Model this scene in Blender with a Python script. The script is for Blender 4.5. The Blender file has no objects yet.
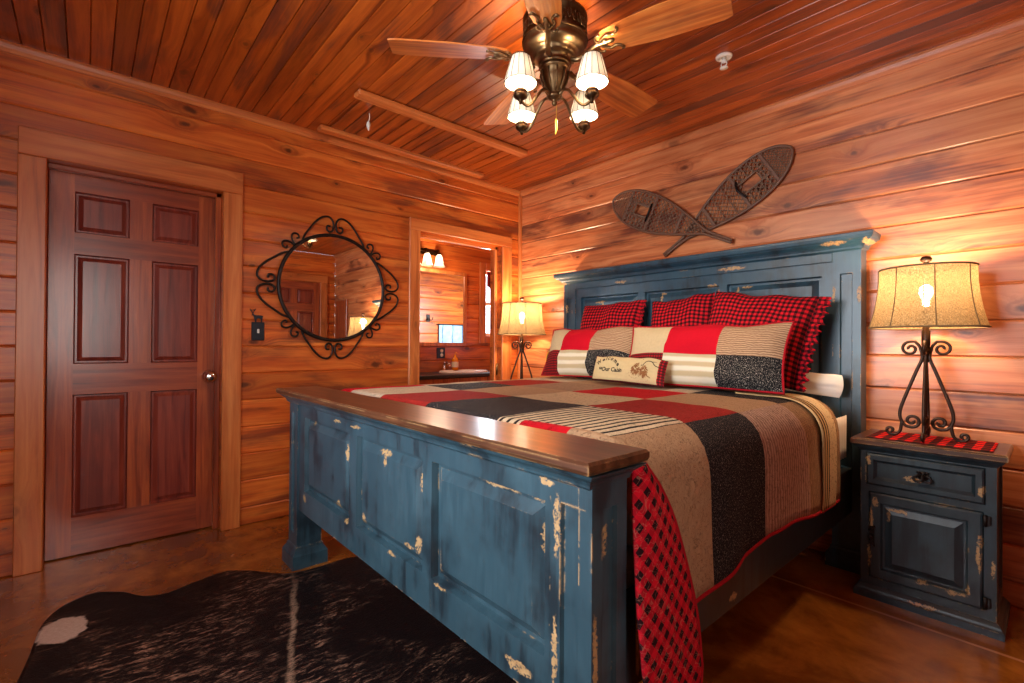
import bpy, math, random
from mathutils import Vector, Matrix
random.seed(7)
PI = math.pi
SC = bpy.context.scene
COL = SC.collection

# ------------------------------------------------------------------ helpers
def lin(c):
    c = c / 255.0
    return c / 12.92 if c <= 0.04045 else ((c + 0.055) / 1.055) ** 2.4

def rgb(r, g, b):
    return (lin(r), lin(g), lin(b), 1.0)

class MB:
    """collects vertices / faces of ONE mesh object"""
    def __init__(self):
        self.v, self.f, self.m, self.uv = [], [], [], []
        self.smooth = []

    def add(self, vs, fs, mat=0, uvs=None, smooth=False):
        o = len(self.v)
        self.v += [tuple(p) for p in vs]
        for i, f in enumerate(fs):
            self.f.append([o + k for k in f])
            self.m.append(mat[i] if isinstance(mat, (list, tuple)) else mat)
            self.uv.append(uvs[i] if uvs else None)
            self.smooth.append(smooth)
        return self

    def box(self, lo, hi, c=0.0, mat=0):
        x0, y0, z0 = lo
        x1, y1, z1 = hi
        if c <= 0:
            vs = [(x0, y0, z0), (x1, y0, z0), (x1, y1, z0), (x0, y1, z0), (x0, y0, z1), (x1, y0, z1), (x1, y1, z1), (x0, y1, z1)]
            fs = [(0, 3, 2, 1), (4, 5, 6, 7), (0, 1, 5, 4), (1, 2, 6, 5), (2, 3, 7, 6), (3, 0, 4, 7)]
            return self.add(vs, fs, mat)
        c = min(c, (x1 - x0) * .45, (y1 - y0) * .45, (z1 - z0) * .45)
        vs = []
        idx = {}
        for sx in (0, 1):
            for sy in (0, 1):
                for sz in (0, 1):
                    X, Y, Z = (x0, x1)[sx], (y0, y1)[sy], (z0, z1)[sz]
                    dx, dy, dz = (c, -c)[sx], (c, -c)[sy], (c, -c)[sz]
                    idx[sx, sy, sz, 'x'] = len(vs); vs.append((X, Y + dy, Z + dz))
                    idx[sx, sy, sz, 'y'] = len(vs); vs.append((X + dx, Y, Z + dz))
                    idx[sx, sy, sz, 'z'] = len(vs); vs.append((X + dx, Y + dy, Z))
        fs = []
        for s in (0, 1):
            q = [idx[s, 0, 0, 'x'], idx[s, 1, 0, 'x'], idx[s, 1, 1, 'x'], idx[s, 0, 1, 'x']]
            fs.append(q if s else q[::-1])
            q = [idx[0, s, 0, 'y'], idx[0, s, 1, 'y'], idx[1, s, 1, 'y'], idx[1, s, 0, 'y']]
            fs.append(q if s else q[::-1])
            q = [idx[0, 0, s, 'z'], idx[1, 0, s, 'z'], idx[1, 1, s, 'z'], idx[0, 1, s, 'z']]
            fs.append(q if s else q[::-1])
        for a in (0, 1):
            for b in (0, 1):
                q = [idx[0, a, b, 'y'], idx[1, a, b, 'y'], idx[1, a, b, 'z'], idx[0, a, b, 'z']]
                fs.append(q if a == b == 0 or (a and b) else q)
                q = [idx[a, 0, b, 'x'], idx[a, 1, b, 'x'], idx[a, 1, b, 'z'], idx[a, 0, b, 'z']]
                fs.append(q)
                q = [idx[a, b, 0, 'x'], idx[a, b, 1, 'x'], idx[a, b, 1, 'y'], idx[a, b, 0, 'y']]
                fs.append(q)
        for sx in (0, 1):
            for sy in (0, 1):
                for sz in (0, 1):
                    fs.append([idx[sx, sy, sz, k] for k in 'xyz'])
        return self.add(vs, fs, mat)

    def tube(self, pts, rad, seg=8, closed=False, mat=0, caps=True, flat=None):
        P = [Vector(p) for p in pts]
        n = len(P)
        if not hasattr(rad, '__len__'):
            rad = [rad] * n
        T = []
        for i in range(n):
            if closed:
                t = P[(i + 1) % n] - P[i - 1]
            else:
                t = P[min(i + 1, n - 1)] - P[max(i - 1, 0)]
            T.append(t.normalized() if t.length > 1e-9 else Vector((0, 0, 1)))
        up = Vector((0, 0, 1))
        if abs(T[0].dot(up)) > .9:
            up = Vector((1, 0, 0))
        N = (up - T[0] * up.dot(T[0])).normalized()
        vs, fs = [], []
        for i in range(n):
            N = (N - T[i] * N.dot(T[i]))
            if N.length < 1e-6:
                N = T[i].orthogonal()
            N.normalize()
            B = T[i].cross(N)
            for k in range(seg):
                a = 2 * PI * k / seg
                vs.append(P[i] + (N * math.cos(a) + B * math.sin(a)) * rad[i])
        m = n if closed else n - 1
        for i in range(m):
            j = (i + 1) % n
            for k in range(seg):
                l = (k + 1) % seg
                fs.append((i * seg + k, i * seg + l, j * seg + l, j * seg + k))
        if caps and not closed:
            fs.append(tuple(range(seg))[::-1])
            fs.append(tuple((n - 1) * seg + k for k in range(seg)))
        return self.add(vs, fs, mat, smooth=True)

    def lathe(self, prof, c=(0, 0, 0), seg=32, mat=0, uv=False, squash=None, a0=0., a1=2 * PI, pleat=None):
        n = len(prof)
        full = abs(a1 - a0 - 2 * PI) < 1e-6
        vs, fs, us = [], [], []
        ns = seg if full else seg + 1
        for i in range(ns):
            a = a0 + (a1 - a0) * i / seg
            for j, (r, z) in enumerate(prof):
                rr = r * (1 + pleat * (1 if i % 2 else -1)) if pleat else r
                vs.append((c[0] + rr * math.cos(a), c[1] + rr * math.sin(a), c[2] + z))
        L = [0]
        for j in range(1, n):
            L.append(L[-1] + math.hypot(prof[j][0] - prof[j - 1][0], prof[j][1] - prof[j - 1][1]))
        R = max(p[0] for p in prof)
        for i in range(seg):
            k = (i + 1) % ns
            for j in range(n - 1):
                fs.append((i * n + j, k * n + j, k * n + j + 1, i * n + j + 1))
                u0, u1 = R * (a1 - a0) * i / seg, R * (a1 - a0) * (i + 1) / seg
                us.append([(u0, L[j]), (u1, L[j]), (u1, L[j + 1]), (u0, L[j + 1])])
        return self.add(vs, fs, mat, us, smooth=True)

    def grid(self, fn, nu, nv, matfn=None, uvfn=None, smooth=True, flip=False, closed_u=False):
        vs = [fn(i, j) for i in range(nu + (0 if closed_u else 1)) for j in range(nv + 1)]
        w = nv + 1
        fs, ms, us = [], [], []
        for i in range(nu):
            k = (i + 1) % (nu) if closed_u else i + 1
            for j in range(nv):
                q = [i * w + j, k * w + j, k * w + j + 1, i * w + j + 1]
                uq = [uvfn(i, j), uvfn(i + 1, j), uvfn(i + 1, j + 1), uvfn(i, j + 1)] if uvfn else None
                if flip:
                    q = q[::-1]
                    uq = uq[::-1] if uq else None
                fs.append(q)
                us.append(uq)
                ms.append(matfn(i, j) if matfn else 0)
        return self.add(vs, fs, ms, us, smooth)

    def build(self, name, mats, parent=None, world=False, bevel=0, smooth=None, loc=None):
        me = bpy.data.meshes.new(name)
        off = Vector((0, 0, 0))
        if parent is not None and world:
            p = parent
            while p is not None:
                off += p.location
                p = p.parent
        if loc is not None:
            off = Vector(loc)
        me.from_pydata([Vector(p) - off for p in self.v], [], self.f)
        if not isinstance(mats, (list, tuple)):
            mats = [mats]
        for m in mats:
            me.materials.append(m)
        for i, p in enumerate(me.polygons):
            p.material_index = self.m[i]
            p.use_smooth = self.smooth[i] if smooth is None else smooth
        if any(u is not None for u in self.uv):
            ul = me.uv_layers.new(name='UVMap')
            li = 0
            for i, p in enumerate(me.polygons):
                u = self.uv[i]
                for k in range(len(self.f[i])):
                    if u is not None:
                        ul.data[li].uv = u[k]
                    li += 1
        me.validate()
        me.update()
        o = bpy.data.objects.new(name, me)
        COL.objects.link(o)
        if loc is not None:
            o.location = loc
        if parent is not None:
            o.parent = parent
        if bevel:
            b = o.modifiers.new('Bevel', 'BEVEL')
            b.width = bevel
            b.segments = 2
            b.limit_method = 'ANGLE'
            b.angle_limit = math.radians(40)
        return o

def fix_normals(o):
    import bmesh
    bm = bmesh.new()
    bm.from_mesh(o.data)
    bmesh.ops.recalc_face_normals(bm, faces=bm.faces)
    bm.to_mesh(o.data)
    bm.free()
    return o

def tag(o, label, cat, group=None, kind=None):
    o['label'] = label
    o['category'] = cat
    if group:
        o['group'] = group
    if kind:
        o['kind'] = kind
    return o

def empty(name, loc, label, cat, group=None, kind=None):
    o = bpy.data.objects.new(name, None)
    o.empty_display_size = .1
    COL.objects.link(o)
    o.location = loc
    return tag(o, label, cat, group, kind)

def copy_tree(o, parent=None):
    c = o.copy()
    COL.objects.link(c)
    if parent is not None:
        c.parent = parent
    for ch in [x for x in bpy.data.objects if x.parent == o]:
        copy_tree(ch, c)
    return c

def catmull(pts, n=6, closed=False):
    P = [Vector(p) for p in pts]
    m = len(P)
    out = []
    rng = m if closed else m - 1
    for i in range(rng):
        p0 = P[i - 1] if (i > 0 or closed) else P[0] * 2 - P[1]
        p1, p2 = P[i], P[(i + 1) % m]
        p3 = P[(i + 2) % m] if (i + 2 < m or closed) else P[-1] * 2 - P[-2]
        for k in range(n):
            t = k / n
            out.append(.5 * ((2 * p1) + (p2 - p0) * t + (2 * p0 - 5 * p1 + 4 * p2 - p3) * t * t + (3 * p1 - p0 - 3 * p2 + p3) * t ** 3))
    if not closed:
        out.append(P[-1])
    return out

# ------------------------------------------------------------------ materials
class NT:
    def __init__(self, name):
        self.mat = bpy.data.materials.new(name)
        self.mat.use_nodes = True
        self.t = self.mat.node_tree
        self.b = self.t.nodes['Principled BSDF']
        self.out = self.t.nodes['Material Output']

    def n(self, typ, **kw):
        nd = self.t.nodes.new(typ)
        for k, v in kw.items():
            if k == 'inp':
                for kk, vv in v.items():
                    self.set(nd.inputs[kk], vv)
            else:
                setattr(nd, k, v)
        return nd

    def set(self, sock, v):
        if hasattr(v, 'links') or isinstance(v, bpy.types.NodeSocket):
            self.t.links.new(v, sock)
        else:
            sock.default_value = v

    def math(self, op, a, b=0.0, c=0.0, clamp=False):
        nd = self.n('ShaderNodeMath', operation=op, use_clamp=clamp)
        self.set(nd.inputs[0], a)
        self.set(nd.inputs[1], b)
        self.set(nd.inputs[2], c)
        return nd.outputs[0]

    def vmath(self, op, a, b=(0, 0, 0)):
        nd = self.n('ShaderNodeVectorMath', operation=op)
        self.set(nd.inputs[0], a)
        self.set(nd.inputs[1], b)
        return nd.outputs['Value'] if op in ('LENGTH', 'DISTANCE', 'DOT_PRODUCT') else nd.outputs[0]

    def comb(self, x, y, z):
        nd = self.n('ShaderNodeCombineXYZ')
        for i, v in enumerate((x, y, z)):
            self.set(nd.inputs[i], v)
        return nd.outputs[0]

    def sep(self, v):
        nd = self.n('ShaderNodeSeparateXYZ')
        self.set(nd.inputs[0], v)
        return nd.outputs

    def mix(self, f, a, b, mode='MIX'):
        nd = self.n('ShaderNodeMix', data_type='RGBA', blend_type=mode)
        self.set(nd.inputs[0], f)
        self.set(nd.inputs[6], a)
        self.set(nd.inputs[7], b)
        return nd.outputs[2]

    def noise(self, v, scale=5, detail=4, rough=.55, dist=0., color=False):
        nd = self.n('ShaderNodeTexNoise')
        self.set(nd.inputs['Vector'], v)
        nd.inputs['Scale'].default_value = scale
        nd.inputs['Detail'].default_value = detail
        nd.inputs['Roughness'].default_value = rough
        nd.inputs['Distortion'].default_value = dist
        return nd.outputs['Color' if color else 'Fac']

    def voro(self, v, scale=5, out='Distance', feat='F1', rnd=1., dim='3D'):
        nd = self.n('ShaderNodeTexVoronoi', feature=feat, voronoi_dimensions=dim)
        self.set(nd.inputs['Vector'], v)
        nd.inputs['Scale'].default_value = scale
        nd.inputs['Randomness'].default_value = rnd
        return nd.outputs[out]

    def ramp(self, f, stops, interp='LINEAR'):
        nd = self.n('ShaderNodeValToRGB')
        cr = nd.color_ramp
        cr.interpolation = interp
        while len(cr.elements) < len(stops):
            cr.elements.new(.5)
        for e, (p, c) in zip(cr.elements, stops):
            e.position = p
            e.color = c if len(c) == 4 else (*c, 1)
        self.set(nd.inputs[0], f)
        return nd.outputs[0]

    def smooth(self, v, a, b):
        nd = self.n('ShaderNodeMapRange', interpolation_type='SMOOTHSTEP')
        self.set(nd.inputs[0], v)
        nd.inputs[1].default_value = a
        nd.inputs[2].default_value = b
        return nd.outputs[0]

    def bump(self, h, strength=.3, dist=.01):
        nd = self.n('ShaderNodeBump')
        nd.inputs['Strength'].default_value = strength
        nd.inputs['Distance'].default_value = dist
        self.set(nd.inputs['Height'], h)
        self.t.links.new(nd.outputs[0], self.b.inputs['Normal'])

    def obj(self):
        return self.n('ShaderNodeTexCoord').outputs['Object']

    def uv(self):
        return self.n('ShaderNodeTexCoord').outputs['UV']

    def fin(self, col=None, rough=.5, metal=0., spec=.5, coat=0., sheen=0.):
        b = self.b
        if col is not None:
            self.set(b.inputs['Base Color'], col)
        self.set(b.inputs['Roughness'], rough)
        b.inputs['Metallic'].default_value = metal
        b.inputs['Specular IOR Level'].default_value = spec
        b.inputs['Coat Weight'].default_value = coat
        b.inputs['Coat Roughness'].default_value = .2
        b.inputs['Sheen Weight'].default_value = sheen
        return self.mat

def plain(name, col, rough=.5, metal=0., spec=.5, noise=0., nscale=20):
    t = NT(name)
    c = col
    if noise:
        f = t.noise(t.obj(), nscale, 4)
        c = t.mix(f, tuple(x * (1 - noise) for x in col[:3]) + (1,), tuple(min(1, x * (1 + noise)) for x in col[:3]) + (1,))
    return t.fin(c, rough, metal, spec)

def wood(name, L=0, Cx=2, pitch=.16, off=0., dark=rgb(92, 40, 20), mid=rgb(168, 82, 38), light=rgb(205, 120, 66),
         knots=1., rough=.36, boards=True, blotch=.6, gs=1., coat=.15):
    """stained softwood: grain along axis L, boards stacked along axis Cx"""
    t = NT(name)
    s = t.sep(t.obj())
    l, c = s[L], s[Cx]
    third = s[3 - L - Cx]
    if boards:
        idx = t.math('FLOOR', t.math('DIVIDE', t.math('SUBTRACT', c, off), pitch))
        wn = t.n('ShaderNodeTexWhiteNoise', noise_dimensions='1D')
        t.set(wn.inputs['W'], idx)
        rnd = wn.outputs['Value']
    else:
        rnd = 0.37
    lo = t.math('ADD', l, t.math('MULTIPLY', rnd, 53.0))
    # knots
    kv = t.comb(t.math('MULTIPLY', lo, 1.7), t.math('MULTIPLY', c, 3.3), 0.0)
    kv = t.vmath('ADD', kv, t.vmath('MULTIPLY', t.noise(t.comb(lo, c, third), 9, 2, color=True), (.10, .10, 0)))
    kd = t.voro(kv, 1., dim='2D')
    kr = t.sep(t.voro(kv, 1., out='Color', dim='2D'))[0]
    kd = t.math('DIVIDE', kd, t.math('ADD', .25, t.math('MULTIPLY', kr, 1.1)))
    kd = t.math('ADD', kd, t.math('MULTIPLY', t.math('SUBTRACT', t.noise(t.comb(lo, c, third), 30, 3), .5), .07))
    near = t.smooth(kd, .30, .0)
    # grain
    gv = t.comb(t.math('MULTIPLY', lo, 1.4 * gs), t.math('ADD', t.math('MULTIPLY', c, 26.0 * gs), t.math('MULTIPLY', near, 1.3 * knots)), t.math('MULTIPLY', third, 26.0 * gs))
    g1 = t.noise(gv, 1., 6, .6, .6)
    g2 = t.noise(t.vmath('MULTIPLY', gv, (.6, 4., 4.)), 1., 4, .6)
    bl = t.noise(t.comb(t.math('MULTIPLY', lo, 1.1), t.math('MULTIPLY', c, 4.5), third), 1., 4, .6, .4)
    col = t.ramp(g1, [(.22, dark), (.44, mid), (.72, light)])
    col = t.mix(t.math('MULTIPLY', g2, .22), col, dark)
    bf = t.smooth(t.math('ADD', bl, t.math('MULTIPLY', t.math('SUBTRACT', g2, .5), .25)), .50, .68)
    col = t.mix(t.math('MULTIPLY', bf, blotch), col, t.mix(.5, dark, rgb(84, 46, 42)))
    lt = t.smooth(t.noise(t.comb(t.math('MULTIPLY', lo, 1.9), t.math('MULTIPLY', c, 9), third), 1., 4, .6, .4), .52, .72)
    col = t.mix(t.math('MULTIPLY', lt, .45), col, light)
    if boards:
        hs = t.n('ShaderNodeHueSaturation')
        t.set(hs.inputs['Value'], t.math('ADD', .8, t.math('MULTIPLY', rnd, .4)))
        t.set(hs.inputs['Color'], col)
        col = hs.outputs[0]
    if knots:
        # dark ring around and core of each knot
        ring = t.smooth(t.math('ABSOLUTE', t.math('SUBTRACT', kd, .095)), .035, .0)
        col = t.mix(t.math('MULTIPLY', ring, .32 * knots), col, dark)
        core = t.smooth(kd, .075, .02)
        col = t.mix(t.math('MULTIPLY', core, .85 * knots), col, rgb(46, 20, 12))
        halo = t.smooth(kd, .24, .06)
        col = t.mix(t.math('MULTIPLY', halo, .3 * knots), col, dark)
    t.bump(g1, .12, .004)
    return t.fin(col, rough, coat=coat)

def paint(name, spots=(), base=rgb(42, 66, 77), edge=.7, rough=.38, dark=rgb(16, 24, 32)):
    """navy rub-through paint: bare tan wood on worn edges and at given chips (x, y, z, rx, ry, rz)"""
    t = NT(name)
    o = t.obj()
    s = t.sep(o)
    br = t.noise(t.comb(t.math('MULTIPLY', s[0], 22), t.math('MULTIPLY', s[1], 22), t.math('MULTIPLY', s[2], 2.2)), 1., 6, .65, .3)
    br2 = t.noise(o, 4, 4, .6)
    col = t.mix(t.smooth(br, .35, .7), base, t.mix(.35, base, rgb(80, 110, 122)))
    col = t.mix(t.math('MULTIPLY', t.smooth(t.math('ADD', t.math('MULTIPLY', br2, .5), t.math('MULTIPLY', br, .5)), .44, .62), .85), col, dark)
    # bevel node finds the edges
    bv = t.n('ShaderNodeBevel', samples=6)
    bv.inputs['Radius'].default_value = .009
    ge = t.n('ShaderNodeNewGeometry')
    d = t.vmath('DOT_PRODUCT', bv.outputs[0], ge.outputs['Normal'])
    em = t.smooth(d, .985, .86)
    wn = t.noise(o, 7, 5, .65)
    wn2 = t.noise(o, 60, 4, .7)
    w = t.math('MULTIPLY', em, t.smooth(t.math('ADD', wn, t.math('MULTIPLY', wn2, .35)), .83 - .14 * edge, .90 - .14 * edge))
    if spots:
        m = None
        jit = t.vmath('MULTIPLY', t.vmath('SUBTRACT', t.noise(o, 40, 6, .75, color=True), (.5, .5, .5)), (.045, .045, .045))
        oj = t.vmath('ADD', o, jit)
        for (x, y, z, rx, ry, rz) in spots:
            q = t.vmath('MULTIPLY', t.vmath('SUBTRACT', oj, (x, y, z)), (1 / (rx * .6 + .002), 1 / ry, 1 / (rz * .6 + .002)))
            ln = t.vmath('LENGTH', q)
            m = ln if m is None else t.math('MINIMUM', m, ln)
        sm = t.math('MULTIPLY', t.smooth(m, 1.05, .8), t.smooth(t.noise(o, 90, 5, .7), .40, .48))
        w = t.math('MAXIMUM', w, sm)
    wood_c = t.mix(wn2, rgb(132, 92, 54), rgb(206, 168, 116))
    col = t.mix(t.math('MULTIPLY', w, .95), col, wood_c)
    t.set(t.b.inputs['Roughness'], t.math('ADD', rough, t.math('MULTIPLY', w, .25)))
    h = t.math('ADD', t.math('MULTIPLY', br, .5), t.math('MULTIPLY', w, -1.))
    t.bump(h, .2, .002)
    return t.fin(col, t.math('ADD', rough, t.math('MULTIPLY', w, .25)), coat=.1)

def brown_top(name, L=0):
    t = NT(name)
    o = t.obj()
    s = t.sep(o)
    sc = (3, 40, 40) if L == 0 else (40, 3, 40)
    g = t.noise(t.vmath('MULTIPLY', o, sc), 1, 5, .6, .4)
    col = t.ramp(g, [(.3, rgb(44, 26, 18)), (.55, rgb(80, 48, 32)), (.75, rgb(112, 72, 46))])
    bv = t.n('ShaderNodeBevel', samples=6)
    bv.inputs['Radius'].default_value = .01
    ge = t.n('ShaderNodeNewGeometry')
    d = t.vmath('DOT_PRODUCT', bv.outputs[0], ge.outputs['Normal'])
    em = t.math('MULTIPLY', t.smooth(d, .985, .86), t.smooth(t.noise(o, 9, 5, .7), .45, .55))
    col = t.mix(t.math('MULTIPLY', em, .8), col, rgb(190, 150, 100))
    t.bump(g, .1, .002)
    return t.fin(col, .3, coat=.3)

# ---- cloth materials (UV in metres)
def fabric(t, col, weave=900, rough=.9, quilt=0., extra=None):
    u = t.uv()
    w = t.noise(u, weave * .35, 2)
    h = w
    if quilt:
        q = t.noise(u, quilt, 1, .5, 1.6)
        line = t.smooth(t.math('ABSOLUTE', t.math('SUBTRACT', q, .5)), .035, .0)
        h = t.math('ADD', t.math('MULTIPLY', w, .25), t.math('MULTIPLY', line, -1.))
        col = t.mix(t.math('MULTIPLY', line, .42), col, rgb(40, 28, 22))
    t.bump(h, .8 if quilt else .3, .005 if quilt else .0015)
    return t.fin(col, rough, spec=.15, sheen=0.)

def cloth_plain(name, c, quilt=38., var=.12):
    t = NT(name)
    f = t.noise(t.uv(), 60, 4, .6)
    d = tuple(x * (1 - var * 2) for x in c[:3]) + (1,)
    return fabric(t, t.mix(f, d, c), quilt=quilt)

def stripes1d(t, x, period, duty):
    f = t.math('FRACT', t.math('ADD', t.math('DIVIDE', x, period), 100.0))
    return t.math('LESS_THAN', f, duty)

def cloth_stripe(name, a, b, period, duty, axis=0, quilt=30., wob=.004):
    t = NT(name)
    s = t.sep(t.uv())
    n = t.noise(t.uv(), 16, 2)
    x = t.math('ADD', s[axis], t.math('MULTIPLY', n, wob))
    return fabric(t, t.mix(stripes1d(t, x, period, duty), a, b), quilt=quilt)

def cloth_check(name, cell, red=rgb(196, 26, 40), dk=rgb(92, 14, 22), bk=rgb(30, 10, 14), quilt=0., squig=False, rot=0.):
    t = NT(name)
    u = t.uv()
    if rot:
        mp = t.n('ShaderNodeMapping')
        mp.inputs['Rotation'].default_value = (0, 0, rot)
        t.set(mp.inputs[0], u)
        u = mp.outputs[0]
    s = t.sep(u)
    a = stripes1d(t, s[0], cell * 2, .5)
    b = stripes1d(t, s[1], cell * 2, .5)
    c = t.mix(a, red, dk)
    c2 = t.mix(a, dk, bk)
    col = t.mix(b, c, c2)
    if squig:
        q = t.noise(t.uv(), 26, 1, .5, 2.2)
        line = t.smooth(t.math('ABSOLUTE', t.math('SUBTRACT', q, .5)), .02, .008)
        col = t.mix(t.math('MULTIPLY', line, .38), col, rgb(190, 130, 110))
    return fabric(t, col, quilt=quilt)

def cloth_dots(name, base, dot, scale=130, thr=.28, quilt=0., squig=True):
    t = NT(name)
    u = t.uv()
    if squig:
        q = t.noise(u, scale * .55, 0, .5, 2.5)
        m = t.smooth(t.math('ABSOLUTE', t.math('SUBTRACT', q, .5)), .04, .015)
        br = t.smooth(t.noise(u, scale * .8, 1), .50, .55)
        m = t.math('MULTIPLY', m, br)
    else:
        d = t.voro(u, scale, dim='2D')
        m = t.smooth(d, thr, thr * .7)
    return fabric(t, t.mix(m, base, dot), quilt=quilt)

def cloth_knit(name, a, b, period=.008, axis=1, quilt=0., wob=.012):
    t = NT(name)
    s = t.sep(t.uv())
    n = t.noise(t.uv(), 40, 2)
    x = t.math('ADD', s[axis], t.math('MULTIPLY', n, wob))
    f = t.math('FRACT', t.math('ADD', t.math('DIVIDE', x, period), 100.))
    m = t.smooth(t.math('ABSOLUTE', t.math('SUBTRACT', f, .5)), .12, .35)
    return fabric(t, t.mix(m, a, b), quilt=quilt)

M = {}
M['wall_y'] = wood('log_board_y', L=1, Cx=2, pitch=.162, off=.105, dark=rgb(104, 40, 16), mid=rgb(194, 88, 30), light=rgb(228, 130, 54), knots=1., blotch=.75)
M['wall_x'] = wood('log_board_x', L=0, Cx=2, pitch=.1595, off=.101, dark=rgb(116, 56, 38), mid=rgb(192, 108, 62), light=rgb(224, 150, 98), knots=1., blotch=.95)
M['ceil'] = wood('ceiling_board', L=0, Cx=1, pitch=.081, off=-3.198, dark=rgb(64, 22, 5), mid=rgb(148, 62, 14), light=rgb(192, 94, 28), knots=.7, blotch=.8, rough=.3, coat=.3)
M['trim_v'] = wood('casing_vertical', L=2, Cx=1, boards=False, dark=rgb(128, 62, 26), mid=rgb(196, 104, 48), light=rgb(222, 140, 76), knots=.5, blotch=.2)
M['trim_y'] = wood('casing_horizontal', L=1, Cx=2, boards=False, dark=rgb(124, 58, 24), mid=rgb(192, 100, 46), light=rgb(220, 136, 72), knots=.6, blotch=.3)
M['trim_x'] = wood('crown_along', L=0, Cx=2, boards=False, dark=rgb(120, 58, 32), mid=rgb(186, 104, 58), light=rgb(214, 136, 84), knots=.6, blotch=.3)
M['door_v'] = wood('door_stile', L=2, Cx=1, boards=False, dark=rgb(74, 26, 14), mid=rgb(150, 62, 30), light=rgb(194, 98, 50), knots=0., blotch=.3, gs=1.3, rough=.3, coat=.35)
M['door_h'] = wood('door_rail', L=1, Cx=2, boards=False, dark=rgb(70, 24, 16), mid=rgb(136, 54, 30), light=rgb(176, 86, 46), knots=0., blotch=.4, gs=1.2, rough=.3, coat=.35)
M['door_p'] = wood('door_panel', L=2, Cx=1, boards=False, dark=rgb(62, 20, 18), mid=rgb(120, 44, 32), light=rgb(152, 68, 48), knots=0., blotch=.3, gs=1.5, rough=.3, coat=.35)
M['iron'] = plain('wrought_iron', rgb(36, 28, 26), .45, .6, noise=.3)
M['bronze_iron'] = plain('bronzed_iron', rgb(62, 44, 34), .4, .7, noise=.3, nscale=60)
M['brass'] = plain('antique_brass', rgb(118, 94, 66), .36, 1., noise=.45, nscale=30)
M['dark_brass'] = plain('darkened_brass', rgb(74, 54, 36), .38, 1., noise=.5, nscale=50)
M['chrome'] = plain('satin_chrome', rgb(225, 225, 228), .12, 1.)
M['mirror'] = plain('silvered_glass', rgb(238, 238, 236), .015, 1.)
M['white_cloth'] = cloth_plain('white_linen', rgb(222, 212, 200), quilt=0., var=.05)
M['white_gloss'] = plain('white_enamel', rgb(226, 224, 218), .25)
M['black_metal'] = plain('black_plate', rgb(26, 34, 46), .4, .3)
M['black_plastic'] = plain('black_plastic', rgb(20, 20, 22), .4)
M['yellow'] = plain('yellow_rim', rgb(206, 160, 40), .5)

def floor_mat():
    t = NT('stained_concrete')
    o = t.obj()
    a = t.noise(o, 1.1, 6, .62, .8)
    b = t.noise(o, 5, 6, .65, .5)
    col = t.ramp(t.math('ADD', t.math('MULTIPLY', a, .65), t.math('MULTIPLY', b, .35)),
                 [(.34, rgb(74, 35, 10)), (.5, rgb(130, 70, 20)), (.64, rgb(184, 112, 40))])
    v = t.smooth(t.noise(o, 40, 3), .66, .74)
    col = t.mix(t.math('MULTIPLY', v, .25), col, rgb(170, 110, 60))
    s = t.sep(o)
    j = t.smooth(t.math('ABSOLUTE', t.math('SUBTRACT', s[1], -.49)), .011, .005)
    col = t.mix(t.math('MULTIPLY', j, .9), col, rgb(206, 140, 88))
    t.bump(t.math('ADD', t.math('MULTIPLY', b, .3), t.math('MULTIPLY', j, -1.)), .12, .004)
    return t.fin(col, t.math('ADD', .10, t.math('MULTIPLY', b, .2)), coat=.5)
M['floor'] = floor_mat()

def hide_mat():
    t = NT('cowhide')
    o = t.obj()
    w = t.vmath('ADD', o, t.vmath('MULTIPLY', t.noise(o, 3., 4, .6, color=True), (.08, .08, 0)))
    fine = t.noise(t.vmath('MULTIPLY', w, (230, 70, 1)), 1, 4, .65)
    fine2 = t.noise(t.vmath('MULTIPLY', w, (58, 14, 1)), 1, 5, .7, .6)
    s = t.sep(o)
    patch = t.noise(o, 2.3, 4, .6, .5)
    # brindle shows only in a belt of the flank
    belt = t.math('MULTIPLY', t.smooth(patch, .42, .6), t.smooth(t.math('ADD', fine2, t.math('MULTIPLY', fine, .5)), .74, 1.0))
    col = t.mix(t.math('MULTIPLY', belt, .85), t.mix(fine, rgb(8, 6, 7), rgb(28, 19, 19)), rgb(176, 128, 104))
    # pale line of the spine, from (.85,-2.2) to (1.6,-2.45) in the room
    dx, dy = .949, -.315
    px = t.math('ADD', t.math('MULTIPLY', t.math('SUBTRACT', s[0], .848), .315), t.math('MULTIPLY', t.math('SUBTRACT', s[1], -2.207), .949))
    px = t.math('ADD', px, t.math('MULTIPLY', t.math('SUBTRACT', t.noise(o, 6, 3), .5), .05))
    sp = t.math('MULTIPLY', t.smooth(t.math('ABSOLUTE', px), .018, .002), t.smooth(t.math('ADD', fine, t.math('MULTIPLY', fine2, .6)), .6, .9))
    along = t.smooth(s[0], .84, 1.15)
    sp = t.math('MULTIPLY', sp, t.math('ADD', .25, t.math('MULTIPLY', along, .55)))
    col = t.mix(t.math('MULTIPLY', sp, .9), col, rgb(176, 138, 112))
    # white leg patch
    d = t.vmath('LENGTH', t.vmath('MULTIPLY', t.vmath('SUBTRACT', t.vmath('ADD', o, t.vmath('MULTIPLY', t.noise(o, 22, 4, color=True), (.06, .06, 0))), (.775, -2.985, 0)), (9.5, 13, 0)))
    wh = t.smooth(d, 1.02, .86)
    col = t.mix(wh, col, t.mix(fine, rgb(150, 120, 108), rgb(214, 190, 176)))
    t.bump(t.math('ADD', fine, fine2), .5, .006)
    return t.fin(col, .5, spec=.15)
M['hide'] = hide_mat()

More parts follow.
